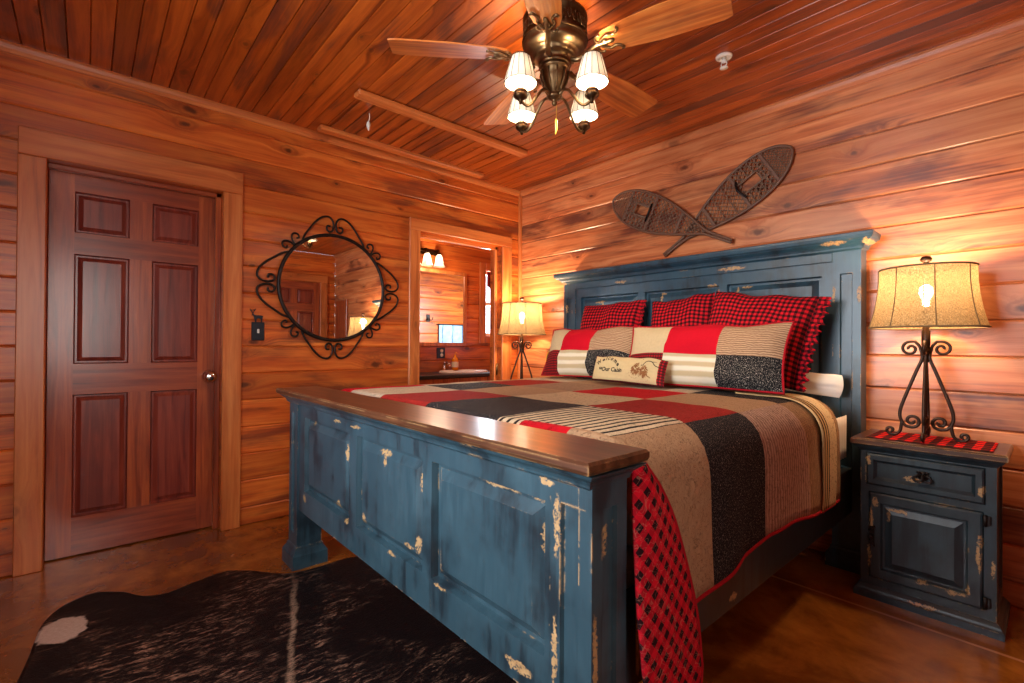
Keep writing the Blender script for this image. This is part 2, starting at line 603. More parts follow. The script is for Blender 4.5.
def burlap():
    t = NT('burlap')
    u = t.uv()
    a = t.noise(t.vmath('MULTIPLY', u, (90, 520, 1)), 1, 3, .7)
    b = t.noise(t.vmath('MULTIPLY', u, (520, 90, 1)), 1, 3, .7)
    w = t.math('MULTIPLY', a, b)
    big = t.noise(t.vmath('MULTIPLY', u, (60, 60, 1)), 1, 4, .6)
    col = t.ramp(t.math('ADD', w, t.math('MULTIPLY', big, .12)), [(.2, rgb(84, 64, 38)), (.30, rgb(160, 128, 84)), (.40, rgb(214, 182, 132))])
    tl = t.n('ShaderNodeBsdfTranslucent')
    t.set(tl.inputs[0], col)
    df = t.n('ShaderNodeBsdfDiffuse')
    t.set(df.inputs[0], col)
    m = t.n('ShaderNodeMixShader')
    m.inputs[0].default_value = .14
    t.t.links.new(df.outputs[0], m.inputs[1])
    t.t.links.new(tl.outputs[0], m.inputs[2])
    tr = t.n('ShaderNodeBsdfTransparent')
    m2 = t.n('ShaderNodeMixShader')
    t.set(m2.inputs[0], t.math('MULTIPLY', t.smooth(w, .24, .18), .30))
    t.t.links.new(m.outputs[0], m2.inputs[1])
    t.t.links.new(tr.outputs[0], m2.inputs[2])
    t.t.links.new(m2.outputs[0], t.out.inputs[0])
    return t.mat
M['burlap'] = burlap()

def translucent(name, c, tf=.6, transp=0.):
    t = NT(name)
    tl = t.n('ShaderNodeBsdfTranslucent')
    tl.inputs[0].default_value = c
    df = t.n('ShaderNodeBsdfDiffuse')
    df.inputs[0].default_value = c
    m = t.n('ShaderNodeMixShader')
    m.inputs[0].default_value = tf
    t.t.links.new(df.outputs[0], m.inputs[1])
    t.t.links.new(tl.outputs[0], m.inputs[2])
    t.t.links.new(m.outputs[0], t.out.inputs[0])
    return t.mat
M['fan_shade'] = translucent('pleated_silk', rgb(226, 214, 196), .007)
M['frosted'] = translucent('frosted_glass', rgb(246, 238, 220), .6)

def emit(name, c, s):
    t = NT(name)
    t.b.inputs['Base Color'].default_value = (0, 0, 0, 1)
    t.b.inputs['Emission Color'].default_value = c
    t.b.inputs['Emission Strength'].default_value = s
    return t.mat
M['bulb'] = emit('lit_bulb', (1., .80, .54, 1), 70)
M['fan_bulb'] = emit('lit_candle_bulb', (1., .79, .54, 1), 1150)

M['small_bulb'] = emit('lit_small_bulb', (1., .80, .56, 1), 14)

def pane_mat():
    t = NT('window_glass')
    tr = t.n('ShaderNodeBsdfTransparent')
    gl = t.n('ShaderNodeBsdfGlossy')
    gl.inputs['Roughness'].default_value = .02
    fr = t.n('ShaderNodeFresnel')
    fr.inputs[0].default_value = 1.45
    m = t.n('ShaderNodeMixShader')
    t.set(m.inputs[0], t.math('MULTIPLY', fr.outputs[0], .6))
    t.t.links.new(tr.outputs[0], m.inputs[1])
    t.t.links.new(gl.outputs[0], m.inputs[2])
    t.t.links.new(m.outputs[0], t.out.inputs[0])
    return t.mat
M['pane'] = pane_mat()

TAN = rgb(186, 148, 112); CREAM = rgb(214, 196, 164); RED = rgb(200, 16, 30); BRICK = rgb(150, 34, 34)
BLACK = rgb(30, 27, 30)
Q = {}
Q['tan'] = cloth_plain('patch_tan', TAN, 60)
Q['cream'] = cloth_plain('patch_cream', rgb(208, 186, 160), 40)
Q['red'] = cloth_plain('patch_red', RED, 40)
Q['brick'] = cloth_plain('patch_brick', rgb(176, 44, 36), 60, .22)
Q['black'] = cloth_dots('patch_black', BLACK, rgb(150, 134, 120), 210, squig=True)
Q['leopard'] = cloth_dots('patch_leopard', rgb(200, 174, 134), rgb(46, 32, 24), 80, squig=True)
Q['stripe'] = cloth_stripe('patch_stripe', rgb(212, 190, 156), rgb(34, 27, 25), .034, .36, 0)
Q['brown'] = cloth_knit('patch_brown', rgb(186, 150, 112), rgb(92, 62, 42), .013, 1)
Q['pinktan'] = cloth_knit('patch_rib', rgb(188, 156, 138), rgb(150, 118, 100), .02, 1, wob=.02, quilt=30)
Q['taupe'] = cloth_plain('patch_taupe', rgb(166, 132, 106), 50)
Q['ticking'] = cloth_stripe('patch_ticking', rgb(190, 156, 108), rgb(30, 24, 22), .030, .45, 1, quilt=0)
Q['check'] = cloth_check('lining_check', .018, rgb(204, 18, 40), rgb(168, 16, 34), rgb(40, 14, 20), squig=True, rot=.85)
Q['bind'] = cloth_plain('red_binding', rgb(168, 22, 34), 0.)
S_ = {}
S_['cream'] = cloth_plain('sham_cream', rgb(206, 184, 144), 0.)
S_['red'] = cloth_plain('sham_red', rgb(196, 14, 36), 0., .08)
S_['knit'] = cloth_knit('sham_knit', rgb(188, 154, 122), rgb(136, 104, 78), .011, 1)
S_['check'] = cloth_check('sham_check', .008, rgb(172, 26, 34), rgb(96, 22, 26), rgb(60, 30, 26))
S_['stripe'] = cloth_knit('sham_stripe', rgb(222, 212, 188), rgb(188, 170, 134), .052, 1, wob=.004)
S_['black'] = cloth_dots('sham_black', rgb(28, 26, 28), rgb(200, 190, 176), 210, squig=True)
M['buffalo'] = cloth_check('buffalo_check', .0125, rgb(200, 22, 36), rgb(112, 16, 24), rgb(40, 14, 18))
M['big_check'] = cloth_check('runner_check', .026, rgb(226, 26, 28), rgb(104, 18, 20), rgb(26, 14, 14))
M['tea_cloth'] = cloth_plain('tea_dyed_cloth', rgb(208, 184, 136), 0.)
M['ink'] = plain('dark_stitching', rgb(38, 28, 22), .9)
M['cone_thread'] = plain('brown_stitching', rgb(132, 84, 44), .9, noise=.4, nscale=200)

# ------------------------------------------------------------------ the room
H = 2.49
RX, RY = 4.41, -3.72          # right wall, front wall
BX, BY0, BY1 = -1.30, -1.35, 1.55   # bathroom
T = .15

def board_wall(mb, axis, plane, a0, a1, z0, z1, pitch, off, openings=(), sign=1, ch=.007, mat=0):
    """boards stacked in z, flat face on plane, V-grooves cut into the wall; sign = facing direction"""
    k0 = math.floor((z0 - off) / pitch) - 1
    rows = []
    k = k0
    while off + k * pitch < z1 - 1e-6:
        za, zb = max(z0, off + k * pitch), min(z1, off + (k + 1) * pitch)
        if zb - za > .002:
            cuts = sorted({za, zb} | {o[q] for o in openings for q in (2, 3) if za + .004 < o[q] < zb - .004})
            for i in range(len(cuts) - 1):
                rows.append((cuts[i], cuts[i + 1], i == 0, i == len(cuts) - 2))
        k += 1
    for za, zb, glo, ghi in rows:
        zm = (za + zb) / 2
        segs = [(a0, a1)]
        for o in openings:
            if o[2] < zm < o[3]:
                ns = []
                for s0, s1 in segs:
                    if o[1] <= s0 or o[0] >= s1:
                        ns.append((s0, s1))
                    else:
                        if o[0] > s0: ns.append((s0, o[0]))
                        if o[1] < s1: ns.append((o[1], s1))
                segs = ns
        c0 = ch if glo else 0
        c1 = ch if ghi else 0
        prof = [(-c0, za), (0, za + c0 * 1.1), (0, zb - c1 * 1.1), (-c1, zb)]
        if c0 == 0: prof = prof[1:]
        if c1 == 0: prof = prof[:-1]
        for s0, s1 in segs:
            vs, fs = [], []
            for s in (s0, s1):
                for d, z in prof:
                    p = plane + sign * d
                    vs.append((p, s, z) if axis == 'y' else (s, p, z))
            n = len(prof)
            for i in range(n - 1):
                fs.append((i, n + i, n + i + 1, i + 1))
            mb.add(vs, fs, mat)

def quad(mb, pts, mat=0):
    mb.add(pts, [tuple(range(len(pts)))], mat)

DOOR = (-3.107, -2.362, 0., 1.982)
BATH = (-1.05, -.225, 0., 1.965)
mb = MB()
board_wall(mb, 'y', 0., RY, 0., 0, H, .162, .105, (DOOR, BATH), 1)
board_wall(mb, 'y', -T, BY0, BY1, 0, H, .162, .105, (BATH,), -1)
for (y0, y1, z0, z1) in (DOOR, BATH):
    quad(mb, [(0, y0, 0), (-T, y0, 0), (-T, y0, z1), (0, y0, z1)])
    quad(mb, [(0, y1, 0), (-T, y1, 0), (-T, y1, z1), (0, y1, z1)])
    quad(mb, [(0, y0, z1), (-T, y0, z1), (-T, y1, z1), (0, y1, z1)])
w = mb.build('wall_left', M['wall_y'])
tag(w, 'log-board wall of orange stained pine holding the six-panel door and the scrolled mirror', 'wall', kind='structure')
mb = MB()
board_wall(mb, 'x', 0., 0., RX, 0, H, .1595, .101, (), -1)
quad(mb, [(0, .12, 0), (RX, .12, 0), (RX, .12, H), (0, .12, H)])
w = mb.build('wall_back', M['wall_x'])
tag(w, 'knotty pine board wall behind the blue headboard', 'wall', kind='structure')
WIN2 = (1.50, 2.62, .80, 2.10)
mb = MB()
FILL_WIN = (-3.55, -2.75, .80, 2.05)  # unseen window added to brighten the floor and quilt on this side
board_wall(mb, 'y', RX, RY, 0., 0, H, .162, .105, (FILL_WIN,), -1)
y0, y1, z0, z1 = FILL_WIN
for a, b in (((y0, z0), (y1, z0)), ((y1, z0), (y1, z1)), ((y1, z1), (y0, z1)), ((y0, z1), (y0, z0))):
    quad(mb, [(RX, a[0], a[1]), (RX, b[0], b[1]), (RX + T, b[0], b[1]), (RX + T, a[0], a[1])])
tag(mb.build('wall_right', M['wall_y']), 'knotty pine board wall seen only in the round mirror', 'wall', kind='structure')
mb = MB()
board_wall(mb, 'x', RY, 0., RX, 0, H, .1595, .101, (WIN2,), 1)
x0, x1, z0, z1 = WIN2
for a, b in (((x0, z0), (x1, z0)), ((x1, z0), (x1, z1)), ((x1, z1), (x0, z1)), ((x0, z1), (x0, z0))):
    quad(mb, [(a[0], RY, a[1]), (b[0], RY, b[1]), (b[0], RY - T, b[1]), (a[0], RY - T, a[1])])
tag(mb.build('wall_front', M['wall_x']), 'knotty pine board wall with a window opposite the headboard', 'wall', kind='structure')
mb = MB()  # unseen box added behind the door to keep sky light out of its gaps
board_wall(mb, 'y', -.75, -3.4, -2.1, 0, H, .162, .105, (), 1)
board_wall(mb, 'x', -3.4, -.75, -T, 0, H, .162, .105, (), 1)
board_wall(mb, 'x', -2.1, -.75, -T, 0, H, .162, .105, (), -1)
quad(mb, [(-.75, -3.4, H), (-T, -3.4, H), (-T, -2.1, H), (-.75, -2.1, H)])
tag(mb.build('wall_light_stop', M['wall_y']), 'unseen board walls added behind the six-panel door to keep daylight out of its gaps', 'wall', kind='structure')
# bathroom walls
WIN1 = (.62, 1.10, 1.20, 1.98)
mb = MB()
board_wall(mb, 'y', BX, BY0, BY1, 0, H, .162, .105, (WIN1,), 1)
y0, y1, z0, z1 = WIN1
for a, b in (((y0, z0), (y1, z0)), ((y1, z0), (y1, z1)), ((y1, z1), (y0, z1)), ((y0, z1), (y0, z0))):
    quad(mb, [(BX, a[0], a[1]), (BX, b[0], b[1]), (BX - T, b[0], b[1]), (BX - T, a[0], a[1])])
tag(mb.build('wall_bathroom', M['wall_y']), 'board wall of the bathroom behind its wall mirror', 'wall', kind='structure')
mb = MB()
board_wall(mb, 'x', BY1, BX, -T, 0, H, .162, .105, (), -1)
board_wall(mb, 'x', BY0, BX, -T, 0, H, .162, .105, (), 1)
tag(mb.build('wall_bathroom_side', M['wall_x']), 'board side wall of the bathroom', 'wall', kind='structure')

mb = MB()
mb.box((BX - .2, RY - .2, -.1), (RX + .1, BY1 + .2, 0.))
tag(mb.build('floor', M['floor']), 'glossy amber brown stained concrete floor with a saw-cut joint', 'floor', kind='structure')

# ceiling of narrow boards with open V-grooves, running parallel to the headboard wall
mb = MB()
k = math.floor((RY + 3.198) / .081)
while -3.198 + k * .081 < 0:
    ya, yb = max(RY, -3.198 + k * .081), min(0., -3.198 + (k + 1) * .081)
    g = .006
    prof = [(ya, H + .006), (ya + g * .6, H), (yb - g * .6, H), (yb, H + .006)]
    vs = [(x, y, z) for x in (0., RX) for y, z in prof]
    mb.add(vs, [(i, i + 1, 5 + i, 4 + i) for i in range(3)])
    k += 1
quad(mb, [(BX - .1, BY0, H), (-T, BY0, H), (-T, BY1, H), (BX - .1, BY1, H)])
quad(mb, [(-.2, RY - .2, H + .02), (RX + .1, RY - .2, H + .02), (RX + .1, .2, H + .02), (-.2, .2, H + .02)])
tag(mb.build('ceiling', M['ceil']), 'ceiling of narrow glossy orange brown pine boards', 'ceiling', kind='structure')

def trim(name, lo, hi, mat, label, c=.004):
    o = MB().box(lo, hi, c).build(name, M[mat])
    return tag(fix_normals(o), label, 'trim', kind='structure')

def crown(name, p0, p1, inward, mat, label):
    """small crown strip: chamfered section swept between two points under the ceiling"""
    prof = [(0, 0), (0, -.046), (.010, -.046), (.020, -.030), (.024, -.012), (.024, 0)]
    vs, fs = [], []
    for p in (p0, p1):
        for d, z in prof:
            vs.append((p[0] + inward[0] * d, p[1] + inward[1] * d, H + z))
    n = len(prof)
    for i in range(n):
        j = (i + 1) % n
        fs.append((i, j, n + j, n + i))
    fs += [tuple(range(n)), tuple(range(n, 2 * n))[::-1]]
    o = MB().add(vs, fs).build(name, M[mat])
    return tag(fix_normals(o), label, 'trim', kind='structure')
crown('trim_1', (0, RY, 0), (0, 0, 0), (1, 0), 'trim_y', 'thin pine crown strip above the door wall')
crown('trim_2', (0, 0, 0), (RX, 0, 0), (0, -1), 'trim_x', 'thin pine crown strip above the headboard wall')
trim('trim_3', (0.0, -.028, 0), (.028, 0.0, H - .046), 'trim_v', 'vertical pine corner strip between mirror wall and headboard wall')
# door casing
trim('trim_4', (0, -3.207, 0), (.022, -3.107, 1.982), 'trim_v', 'left pine casing board beside the six-panel door')
trim('trim_5', (0, -2.362, 0), (.022, -2.262, 1.982), 'trim_v', 'right pine casing board of the six-panel door, near the light switch')
trim('trim_6', (0, -3.207, 1.982), (.024, -2.262, 2.112), 'trim_y', 'pine header board above the six-panel door')
trim('trim_7', (-.075, -2.392, 0), (-.045, -2.362, 1.982), 'door_v', 'dark door stop strip on the knob side of the door frame')
trim('trim_8', (-.075, -3.107, 1.955), (-.045, -2.362, 1.982), 'door_h', 'dark door stop strip across the top of the door frame')
# bathroom doorway casing
trim('trim_9', (0, -1.142, 0), (.022, -1.05, 1.965), 'trim_v', 'left pine casing board of the bathroom doorway')
trim('trim_10', (0, -.225, 0), (.022, -.115, 1.965), 'trim_v', 'right pine casing board of the bathroom doorway behind the far lamp')
trim('trim_11', (0, -1.142, 1.965), (.024, -.115, 2.055), 'trim_y', 'pine header board above the bathroom doorway')
trim('trim_12', (-.085, -.255, 0), (-.05, -.225, 1.965), 'trim_v', 'door stop strip on the right jamb of the bathroom doorway')
trim('trim_13', (-.085, -1.05, 1.935), (-.05, -.225, 1.965), 'trim_y', 'door stop strip across the top of the bathroom doorway')

# ---- windows
def window(name, axis, plane, a0, a1, z0, z1, sgn, label, casing_mat):
    """casing boards, sash bars and a glass pane; sgn = direction into the room"""
    root = empty(name, (plane, (a0 + a1) / 2, z0) if axis == 'y' else ((a0 + a1) / 2, plane, z0), label, 'window', kind='structure')
    def bx(lo, hi):  # (a, depth, z)
        d = sorted((plane + sgn * lo[1], plane + sgn * hi[1]))
        if axis == 'y':
            return (d[0], lo[0], lo[2]), (d[1], hi[0], hi[2])
        return (lo[0], d[0], lo[2]), (hi[0], d[1], hi[2])
    f = MB()
    w_ = .09
    for lo, hi in (((a0 - w_, 0, z0 - w_), (a0, .024, z1 + w_)), ((a1, 0, z0 - w_), (a1 + w_, .024, z1 + w_)),
                   ((a0, 0, z1), (a1, .024, z1 + w_)), ((a0, 0, z0 - w_), (a1, .024, z0))):
        f.box(*bx(lo, hi), .004)
    fix_normals(f.build('casing', M[casing_mat], root, world=True))
    s = MB()
    zm = (z0 + z1) / 2
    for lo, hi in (((a0, -.10, z0), (a0 + .035, -.06, z1)), ((a1 - .035, -.10, z0), (a1, -.06, z1)), ((a0, -.10, z0), (a1, -.06, z0 + .035)),
                   ((a0, -.10, z1 - .035), (a1, -.06, z1)), ((a0, -.10, zm - .02), (a1, -.06, zm + .02))):
        s.box(*bx(lo, hi), .003)
    fix_normals(s.build('sash', M['white_gloss'], root, world=True))
    g = MB()
    lo, hi = bx((a0, -.082, z0), (a1, -.078, z1))
    g.box(lo, hi)
    g.build('pane', M['pane'], root, world=True)
    return root
window('window_1', 'y', BX, WIN1[0], WIN1[1], WIN1[2], WIN1[3], 1, 'bathroom window with wide pine casing and bright panes', 'trim_v')
window('window_2', 'x', RY, WIN2[0], WIN2[1], WIN2[2], WIN2[3], 1, 'bedroom window in the wall opposite the headboard', 'trim_x')

window('fill_window', 'y', RX, FILL_WIN[0], FILL_WIN[1], FILL_WIN[2], FILL_WIN[3], -1, 'bedroom window in the side wall behind the camera', 'trim_v')

# ---- doors
def raised(mb, fr, w0, h0, w1, h1, depth=.012, groove=.012, slope=.045, field=.010, mats=(0, 0)):
    """recess + raised field in the local rectangle [w0,w1]x[h0,h1]; fr(a,b,n) -> point, n outwards"""
    rings = [(0, 0.), (.006, -depth), (groove + .006, -depth), (groove + slope, -depth + field)]
    loops = []
    for d, n in rings:
        loops.append([fr(w0 + d, h0 + d, n), fr(w1 - d, h0 + d, n), fr(w1 - d, h1 - d, n), fr(w0 + d, h1 - d, n)])
    vs = [p for l in loops for p in l]
    fs = []
    for i in range(len(loops) - 1):
        for k in range(4):
            l = (k + 1) % 4
            fs.append((i * 4 + k, i * 4 + l, i * 4 + 4 + l, i * 4 + 4 + k))
    b = (len(loops) - 1) * 4
    fs.append((b, b + 1, b + 2, b + 3))
    mb.add(vs, fs, mats[0])

def recess(mb, fr, w0, h0, w1, h1, depth=.012):
    rings = [(0, 0.), (.004, -depth)]
    loops = [[fr(w0 + d, h0 + d, n), fr(w1 - d, h0 + d, n), fr(w1 - d, h1 - d, n), fr(w0 + d, h1 - d, n)] for d, n in rings]
    vs = [p for l in loops for p in l]
    fs = [(k, (k + 1) % 4, 4 + (k + 1) % 4, 4 + k) for k in range(4)] + [(4, 5, 6, 7)]
    mb.add(vs, fs)

def face_with_holes(mb, fr, W0, H0, W1, H1, holes, mat=0):
    xs = sorted({W0, W1} | {h[0] for h in holes} | {h[2] for h in holes})
    ys = sorted({H0, H1} | {h[1] for h in holes} | {h[3] for h in holes})
    for i in range(len(xs) - 1):
        for j in range(len(ys) - 1):
            cx, cy = (xs[i] + xs[i + 1]) / 2, (ys[j] + ys[j + 1]) / 2
            if any(h[0] < cx < h[2] and h[1] < cy < h[3] for h in holes):
                continue
            mb.add([fr(xs[i], ys[j], 0), fr(xs[i + 1], ys[j], 0), fr(xs[i + 1], ys[j + 1], 0), fr(xs[i], ys[j + 1], 0)], [(0, 1, 2, 3)], mat)

def knob(root, fr, a, z, mat):
    """round door knob on a rosette, pushed out along the face normal"""
    prof = [(.0, .0), (.036, .0), (.036, .006), (.016, .010), (.013, .030), (.022, .036), (.033, .046), (.034, .060), (.027, .072), (.012, .077), (0, .078)]
    m = MB()
    seg = 24
    vs, fs = [], []
    for i in range(seg):
        t = 2 * PI * i / seg
        for r, n in prof:
            vs.append(fr(a + r * math.cos(t), z + r * math.sin(t), n))
    n_ = len(prof)
    for i in range(seg):
        k = (i + 1) % seg
        for j in range(n_ - 1):
            fs.append((i * n_ + j, k * n_ + j, k * n_ + j + 1, i * n_ + j + 1))
    m.add(vs, fs, smooth=True)
    return fix_normals(m.build('knob', mat, root, world=True))

def six_panel(name, fr, a0, a1, z1, cols, rows, knob_at, label, base, thick=.04):
    root = empty(name, base, label, 'door', kind='structure')
    holes = [(c[0], r[0], c[1], r[1]) for c in cols for r in rows]
    body = MB()
    # stiles/rails: vertical members one wood direction, rails the other
    xs = sorted({a0, a1} | {x for c in cols for x in c})
    zs = sorted({.008, z1} | {x for r in rows for x in r})
    for i in range(len(xs) - 1):
        for j in range(len(zs) - 1):
            cx, cz = (xs[i] + xs[i + 1]) / 2, (zs[j] + zs[j + 1]) / 2
            if any(h[0] < cx < h[2] and h[1] < cz < h[3] for h in holes):
                continue
            incol = any(c[0] < cx < c[1] for c in cols)
            inmull = cols[0][1] < cx < cols[1][0]
            inrow = any(r[0] < cz < r[1] for r in rows)
            m = 1 if (incol or (inmull and not inrow)) else 0
            body.add([fr(xs[i], zs[j], 0), fr(xs[i + 1], zs[j], 0), fr(xs[i + 1], zs[j + 1], 0), fr(xs[i], zs[j + 1], 0)], [(0, 1, 2, 3)], m)
    lp = [fr(a0, .008, 0), fr(a1, .008, 0), fr(a1, z1, 0), fr(a0, z1, 0)]
    lb = [fr(a0, .008, -thick), fr(a1, .008, -thick), fr(a1, z1, -thick), fr(a0, z1, -thick)]
    body.add(lp + lb, [(k, (k + 1) % 4, 4 + (k + 1) % 4, 4 + k) for k in range(4)] + [(4, 5, 6, 7)], 0)
    fix_normals(body.build('door_leaf', [M['door_v'], M['door_h']], root, world=True))
    for h in holes:  # added fill for the right side of the room, shining through the added window
        m = MB()
        raised(m, fr, *h, depth=.016, groove=.008, slope=.026, field=.011)
        fix_normals(m.build('raised_panel', M['door_p'], root, world=True))
    if knob_at:
        knob(root, fr, *knob_at, M['chrome'])
    return root
fr1 = lambda a, b, n: (-.09 + n, a, b)
six_panel('door_1', fr1, -3.103, -2.366, 1.978, ((-3.008, -2.786), (-2.688, -2.470)), ((.20, .828), (.985, 1.55), (1.66, 1.87)), (-2.412, .90),
          'reddish brown six-panel wooden door with a round chrome knob', (-.09, -2.73, 0))
fr2 = lambda a, b, n: (RX - .004 + n * -1 - .02, a, b)
six_panel('door_2', fr2, -1.02, -.24, 2.03, ((-.92, -.68), (-.58, -.34)), ((.2, .85), (1.0, 1.58), (1.7, 1.92)), None,
          'six-panel door reflected in the round mirror', (RX - .02, -.63, 0), thick=.018)
trim('trim_14', (RX - .03, -.235, 0), (RX, -.125, 2.04), 'trim_v', 'casing board of the door reflected in the round mirror')
trim('trim_15', (RX - .03, -1.13, 2.04), (RX, -.125, 2.15), 'trim_y', 'header board of the door reflected in the round mirror')
trim('trim_16', (RX - .03, -1.13, 0), (RX, -1.025, 2.04), 'trim_v', 'far casing board of the reflected door')
m = MB()
fr3 = lambda a, b, n: (a, -.03 - n, b)
m.box((3.88, -.03, .02), (4.30, -.002, 1.76), .003)
tag(fix_normals(m.build('door_3', M['door_v'])), 'narrow plain reddish wooden door in the corner, seen in the round mirror', 'door', kind='structure')

# ---- attic hatch in the ceiling
hr = empty('attic_hatch', (.4, -1.2, H), 'framed wooden attic hatch set into the board ceiling by the mirror wall', 'hatch')
m = MB()
k = 0
y = -1.80
while y < -.64:
    m.box((.165, y + .003, H - .012), (.66, min(y + .078, -.62), H - .002), .004)
    y += .081
fix_normals(m.build('panel', M['ceil'], hr, world=True))
for lo, hi in (((.66, -1.86, H - .032), (.735, -.60, H - .002)), ((.095, -1.86, H - .032), (.165, -.55, H - .002))):
    fix_normals(MB().box(lo, hi, .006).build('frame', M['trim_y'], hr, world=True))
pc = MB()
pc.tube(catmull([(.515, -1.70, H - .012), (.512, -1.698, H - .04), (.506, -1.702, H - .06)], 5), .003, 6)
pc.tube(catmull([(.506, -1.702, H - .058), (.502, -1.70, H - .068), (.498, -1.698, H - .09), (.506, -1.70, H - .112)], 5), [.003, .006, .008, .009, .010, .010, .011, .011, .011, .010, .009, .008, .008, .006, .005, .004], 8)
fix_normals(pc.build('pull_cord', M['white_cloth'], hr, world=True))

# ---- fire sprinkler
sp = empty('fire_sprinkler', (2.185, -.68, H), 'small white fire sprinkler under the board ceiling', 'sprinkler')
MB().lathe([(.0, -.002), (.038, -.002), (.036, -.010), (.022, -.014), (.020, -.006), (0, -.006)], seg=28).build('escutcheon', M['white_gloss'], sp)
m = MB()
m.lathe([(0, 0), (.010, 0), (.010, -.022), (.014, -.024), (.012, -.030), (.006, -.034), (0, -.034)], seg=16)
for s in (-1, 1):
    m.tube([(s * .011, 0, -.028), (s * .014, 0, -.042), (s * .005, 0, -.056)], .003, 6)
m.lathe([(0, -.055), (.018, -.056), (.019, -.059), (0, -.060)], seg=16)
m.build('sprinkler_head', M['white_gloss'], sp)

# ------------------------------------------------------------------ the bed
XL, XR = .66, 2.61            # outer faces of the posts
HBF, HBB = -.13, -.03         # headboard front / back
FBF, FBB = -2.18, -2.06       # footboard front / back
BC = (1.635, -1.15, 0)
bed = empty('bed', BC, 'king bed of distressed navy painted wood with raised panels, tall headboard and brown-topped footboard', 'bed')

def ch(x, y, z, rx, rz, ry=.06):
    """a chip given in room coordinates, in the bed's own coordinates"""
    return (x - BC[0], y - BC[1], z - BC[2], rx, ry, rz)
hb_spots = [ch(1.01, -.13, 1.418, .07, .012), ch(1.035, -.13, 1.395, .012, .035), ch(1.20, -.13, 1.545, .085, .013), ch(1.53, -.13, 1.44, .035, .015), ch(1.52, -.13, 1.41, .012, .035),
            ch(1.86, -.13, 1.462, .05, .012), ch(1.90, -.13, 1.40, .012, .06), ch(2.01, -.13, 1.425, .012, .03), ch(2.06, -.13, 1.44, .06, .010), ch(1.98, -.13, 1.552, .14, .014),
            ch(2.495, -.13, 1.36, .010, .07), ch(2.602, -.13, 1.36, .012, .07), ch(2.50, -.16, 1.615, .09, .012, .1), ch(2.64, -.12, 1.61, .03, .02, .1), ch(.69, -.13, 1.38, .010, .05), ch(.655, -.13, 1.58, .06, .02)]
fb_spots = [ch(1.67, -2.18, .715, .075, .012), ch(1.68, -2.18, .69, .016, .035), ch(1.505, -2.18, .44, .030, .035), ch(1.90, -2.18, .46, .016, .05), ch(1.85, -2.18, .445, .05, .010), ch(1.915, -2.18, .66, .012, .06),
            ch(2.435, -2.18, .735, .05, .012), ch(2.452, -2.18, .65, .010, .09), ch(2.29, -2.18, .735, .14, .008), ch(2.03, -2.18, .455, .014, .05), ch(2.475, -2.18, .79, .045, .013), ch(2.512, -2.18, .70, .010, .12),
            ch(2.507, -2.18, .42, .010, .14), ch(1.35, -2.18, .66, .012, .06), ch(1.25, -2.18, .425, .05, .012), ch(1.27, -2.18, .44, .02, .025), ch(1.36, -2.18, .39, .03, .016), ch(2.38, -2.18, .325, .08, .018), ch(1.44, -2.18, .775, .08, .008),
            ch(1.26, -2.18, .775, .06, .008), ch(.95, -2.18, .73, .02, .02), ch(2.61, -2.125, .68, .02, .09, .010), ch(2.61, -2.168, .45, .02, .16, .009), ch(.87, -2.18, .36, .03, .02), ch(2.04, -2.18, .385, .05, .008), ch(1.74, -2.18, .385, .05, .006)]
M['paint_hb'] = paint('navy_paint_headboard', hb_spots, edge=.55, base=rgb(34, 66, 84))
M['paint_fb'] = paint('navy_paint_footboard', fb_spots, edge=.6)
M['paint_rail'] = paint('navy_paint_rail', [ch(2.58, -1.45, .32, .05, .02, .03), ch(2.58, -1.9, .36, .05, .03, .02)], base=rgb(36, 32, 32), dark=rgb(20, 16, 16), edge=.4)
M['top_x'] = brown_top('worn_brown_top', 0)

def loft_rect(mb, x0, x1, y0, y1, rings, back=True, mat=0):
    """rings (z, offset): rectangle grown by offset on every side (not on +y unless back)"""
    vs, fs = [], []
    for z, d in rings:
        yb = y1 + (d if back else 0)
        vs += [(x0 - d, y0 - d, z), (x1 + d, y0 - d, z), (x1 + d, yb, z), (x0 - d, yb, z)]
    n = len(rings)
    for i in range(n - 1):
        for k in range(4):
            l = (k + 1) % 4
            fs.append((i * 4 + k, i * 4 + l, i * 4 + 4 + l, i * 4 + 4 + k))
    fs.append((3, 2, 1, 0))
    fs.append(tuple((n - 1) * 4 + k for k in range(4)))
    mb.add(vs, fs, mat)

def post(x0, x1, y0, y1, z1, front, rec_z, mat, side=None):
    """square post with a plinth foot, a sunk strip on the front (and on the outer side when given)"""
    m = MB()
    def f(a, b, n): return (a, y0 - n, b)
    hole = (x0 + .032, rec_z[0], x1 - .036, rec_z[1])
    face_with_holes(m, f, x0, .10, x1, z1, (hole,))
    recess(m, f, *hole, depth=.010)
    for sgn, xx in ((-1, x0), (1, x1)):
        def g(a, b, n, xx=xx, sgn=sgn): return (xx + sgn * n, a, b)
        if side == sgn:
            h2 = (y0 + .035, rec_z[0], y1 - .035, rec_z[1])
            face_with_holes(m, g, y0, .10, y1, z1, (h2,))
            recess(m, g, *h2, depth=.010)
        else:
            face_with_holes(m, g, y0, .10, y1, z1, ())
    face_with_holes(m, lambda a, b, n: (a, y1, b), x0, .10, x1, z1, ())
    m.add([(x0, y0, z1), (x1, y0, z1), (x1, y1, z1), (x0, y1, z1)], [(0, 1, 2, 3)])
    o = fix_normals(m.build('post', mat, bed, world=True))
    p = MB()
    loft_rect(p, x0, x1, y0, y1, [(0, .024), (.062, .024), (.072, .018), (.088, .008), (.10, .006), (.104, .0005)])
    q = fix_normals(p.build('plinth', mat, None, loc=BC))
    q.parent = o
    q.location = (0, 0, 0)
    return o

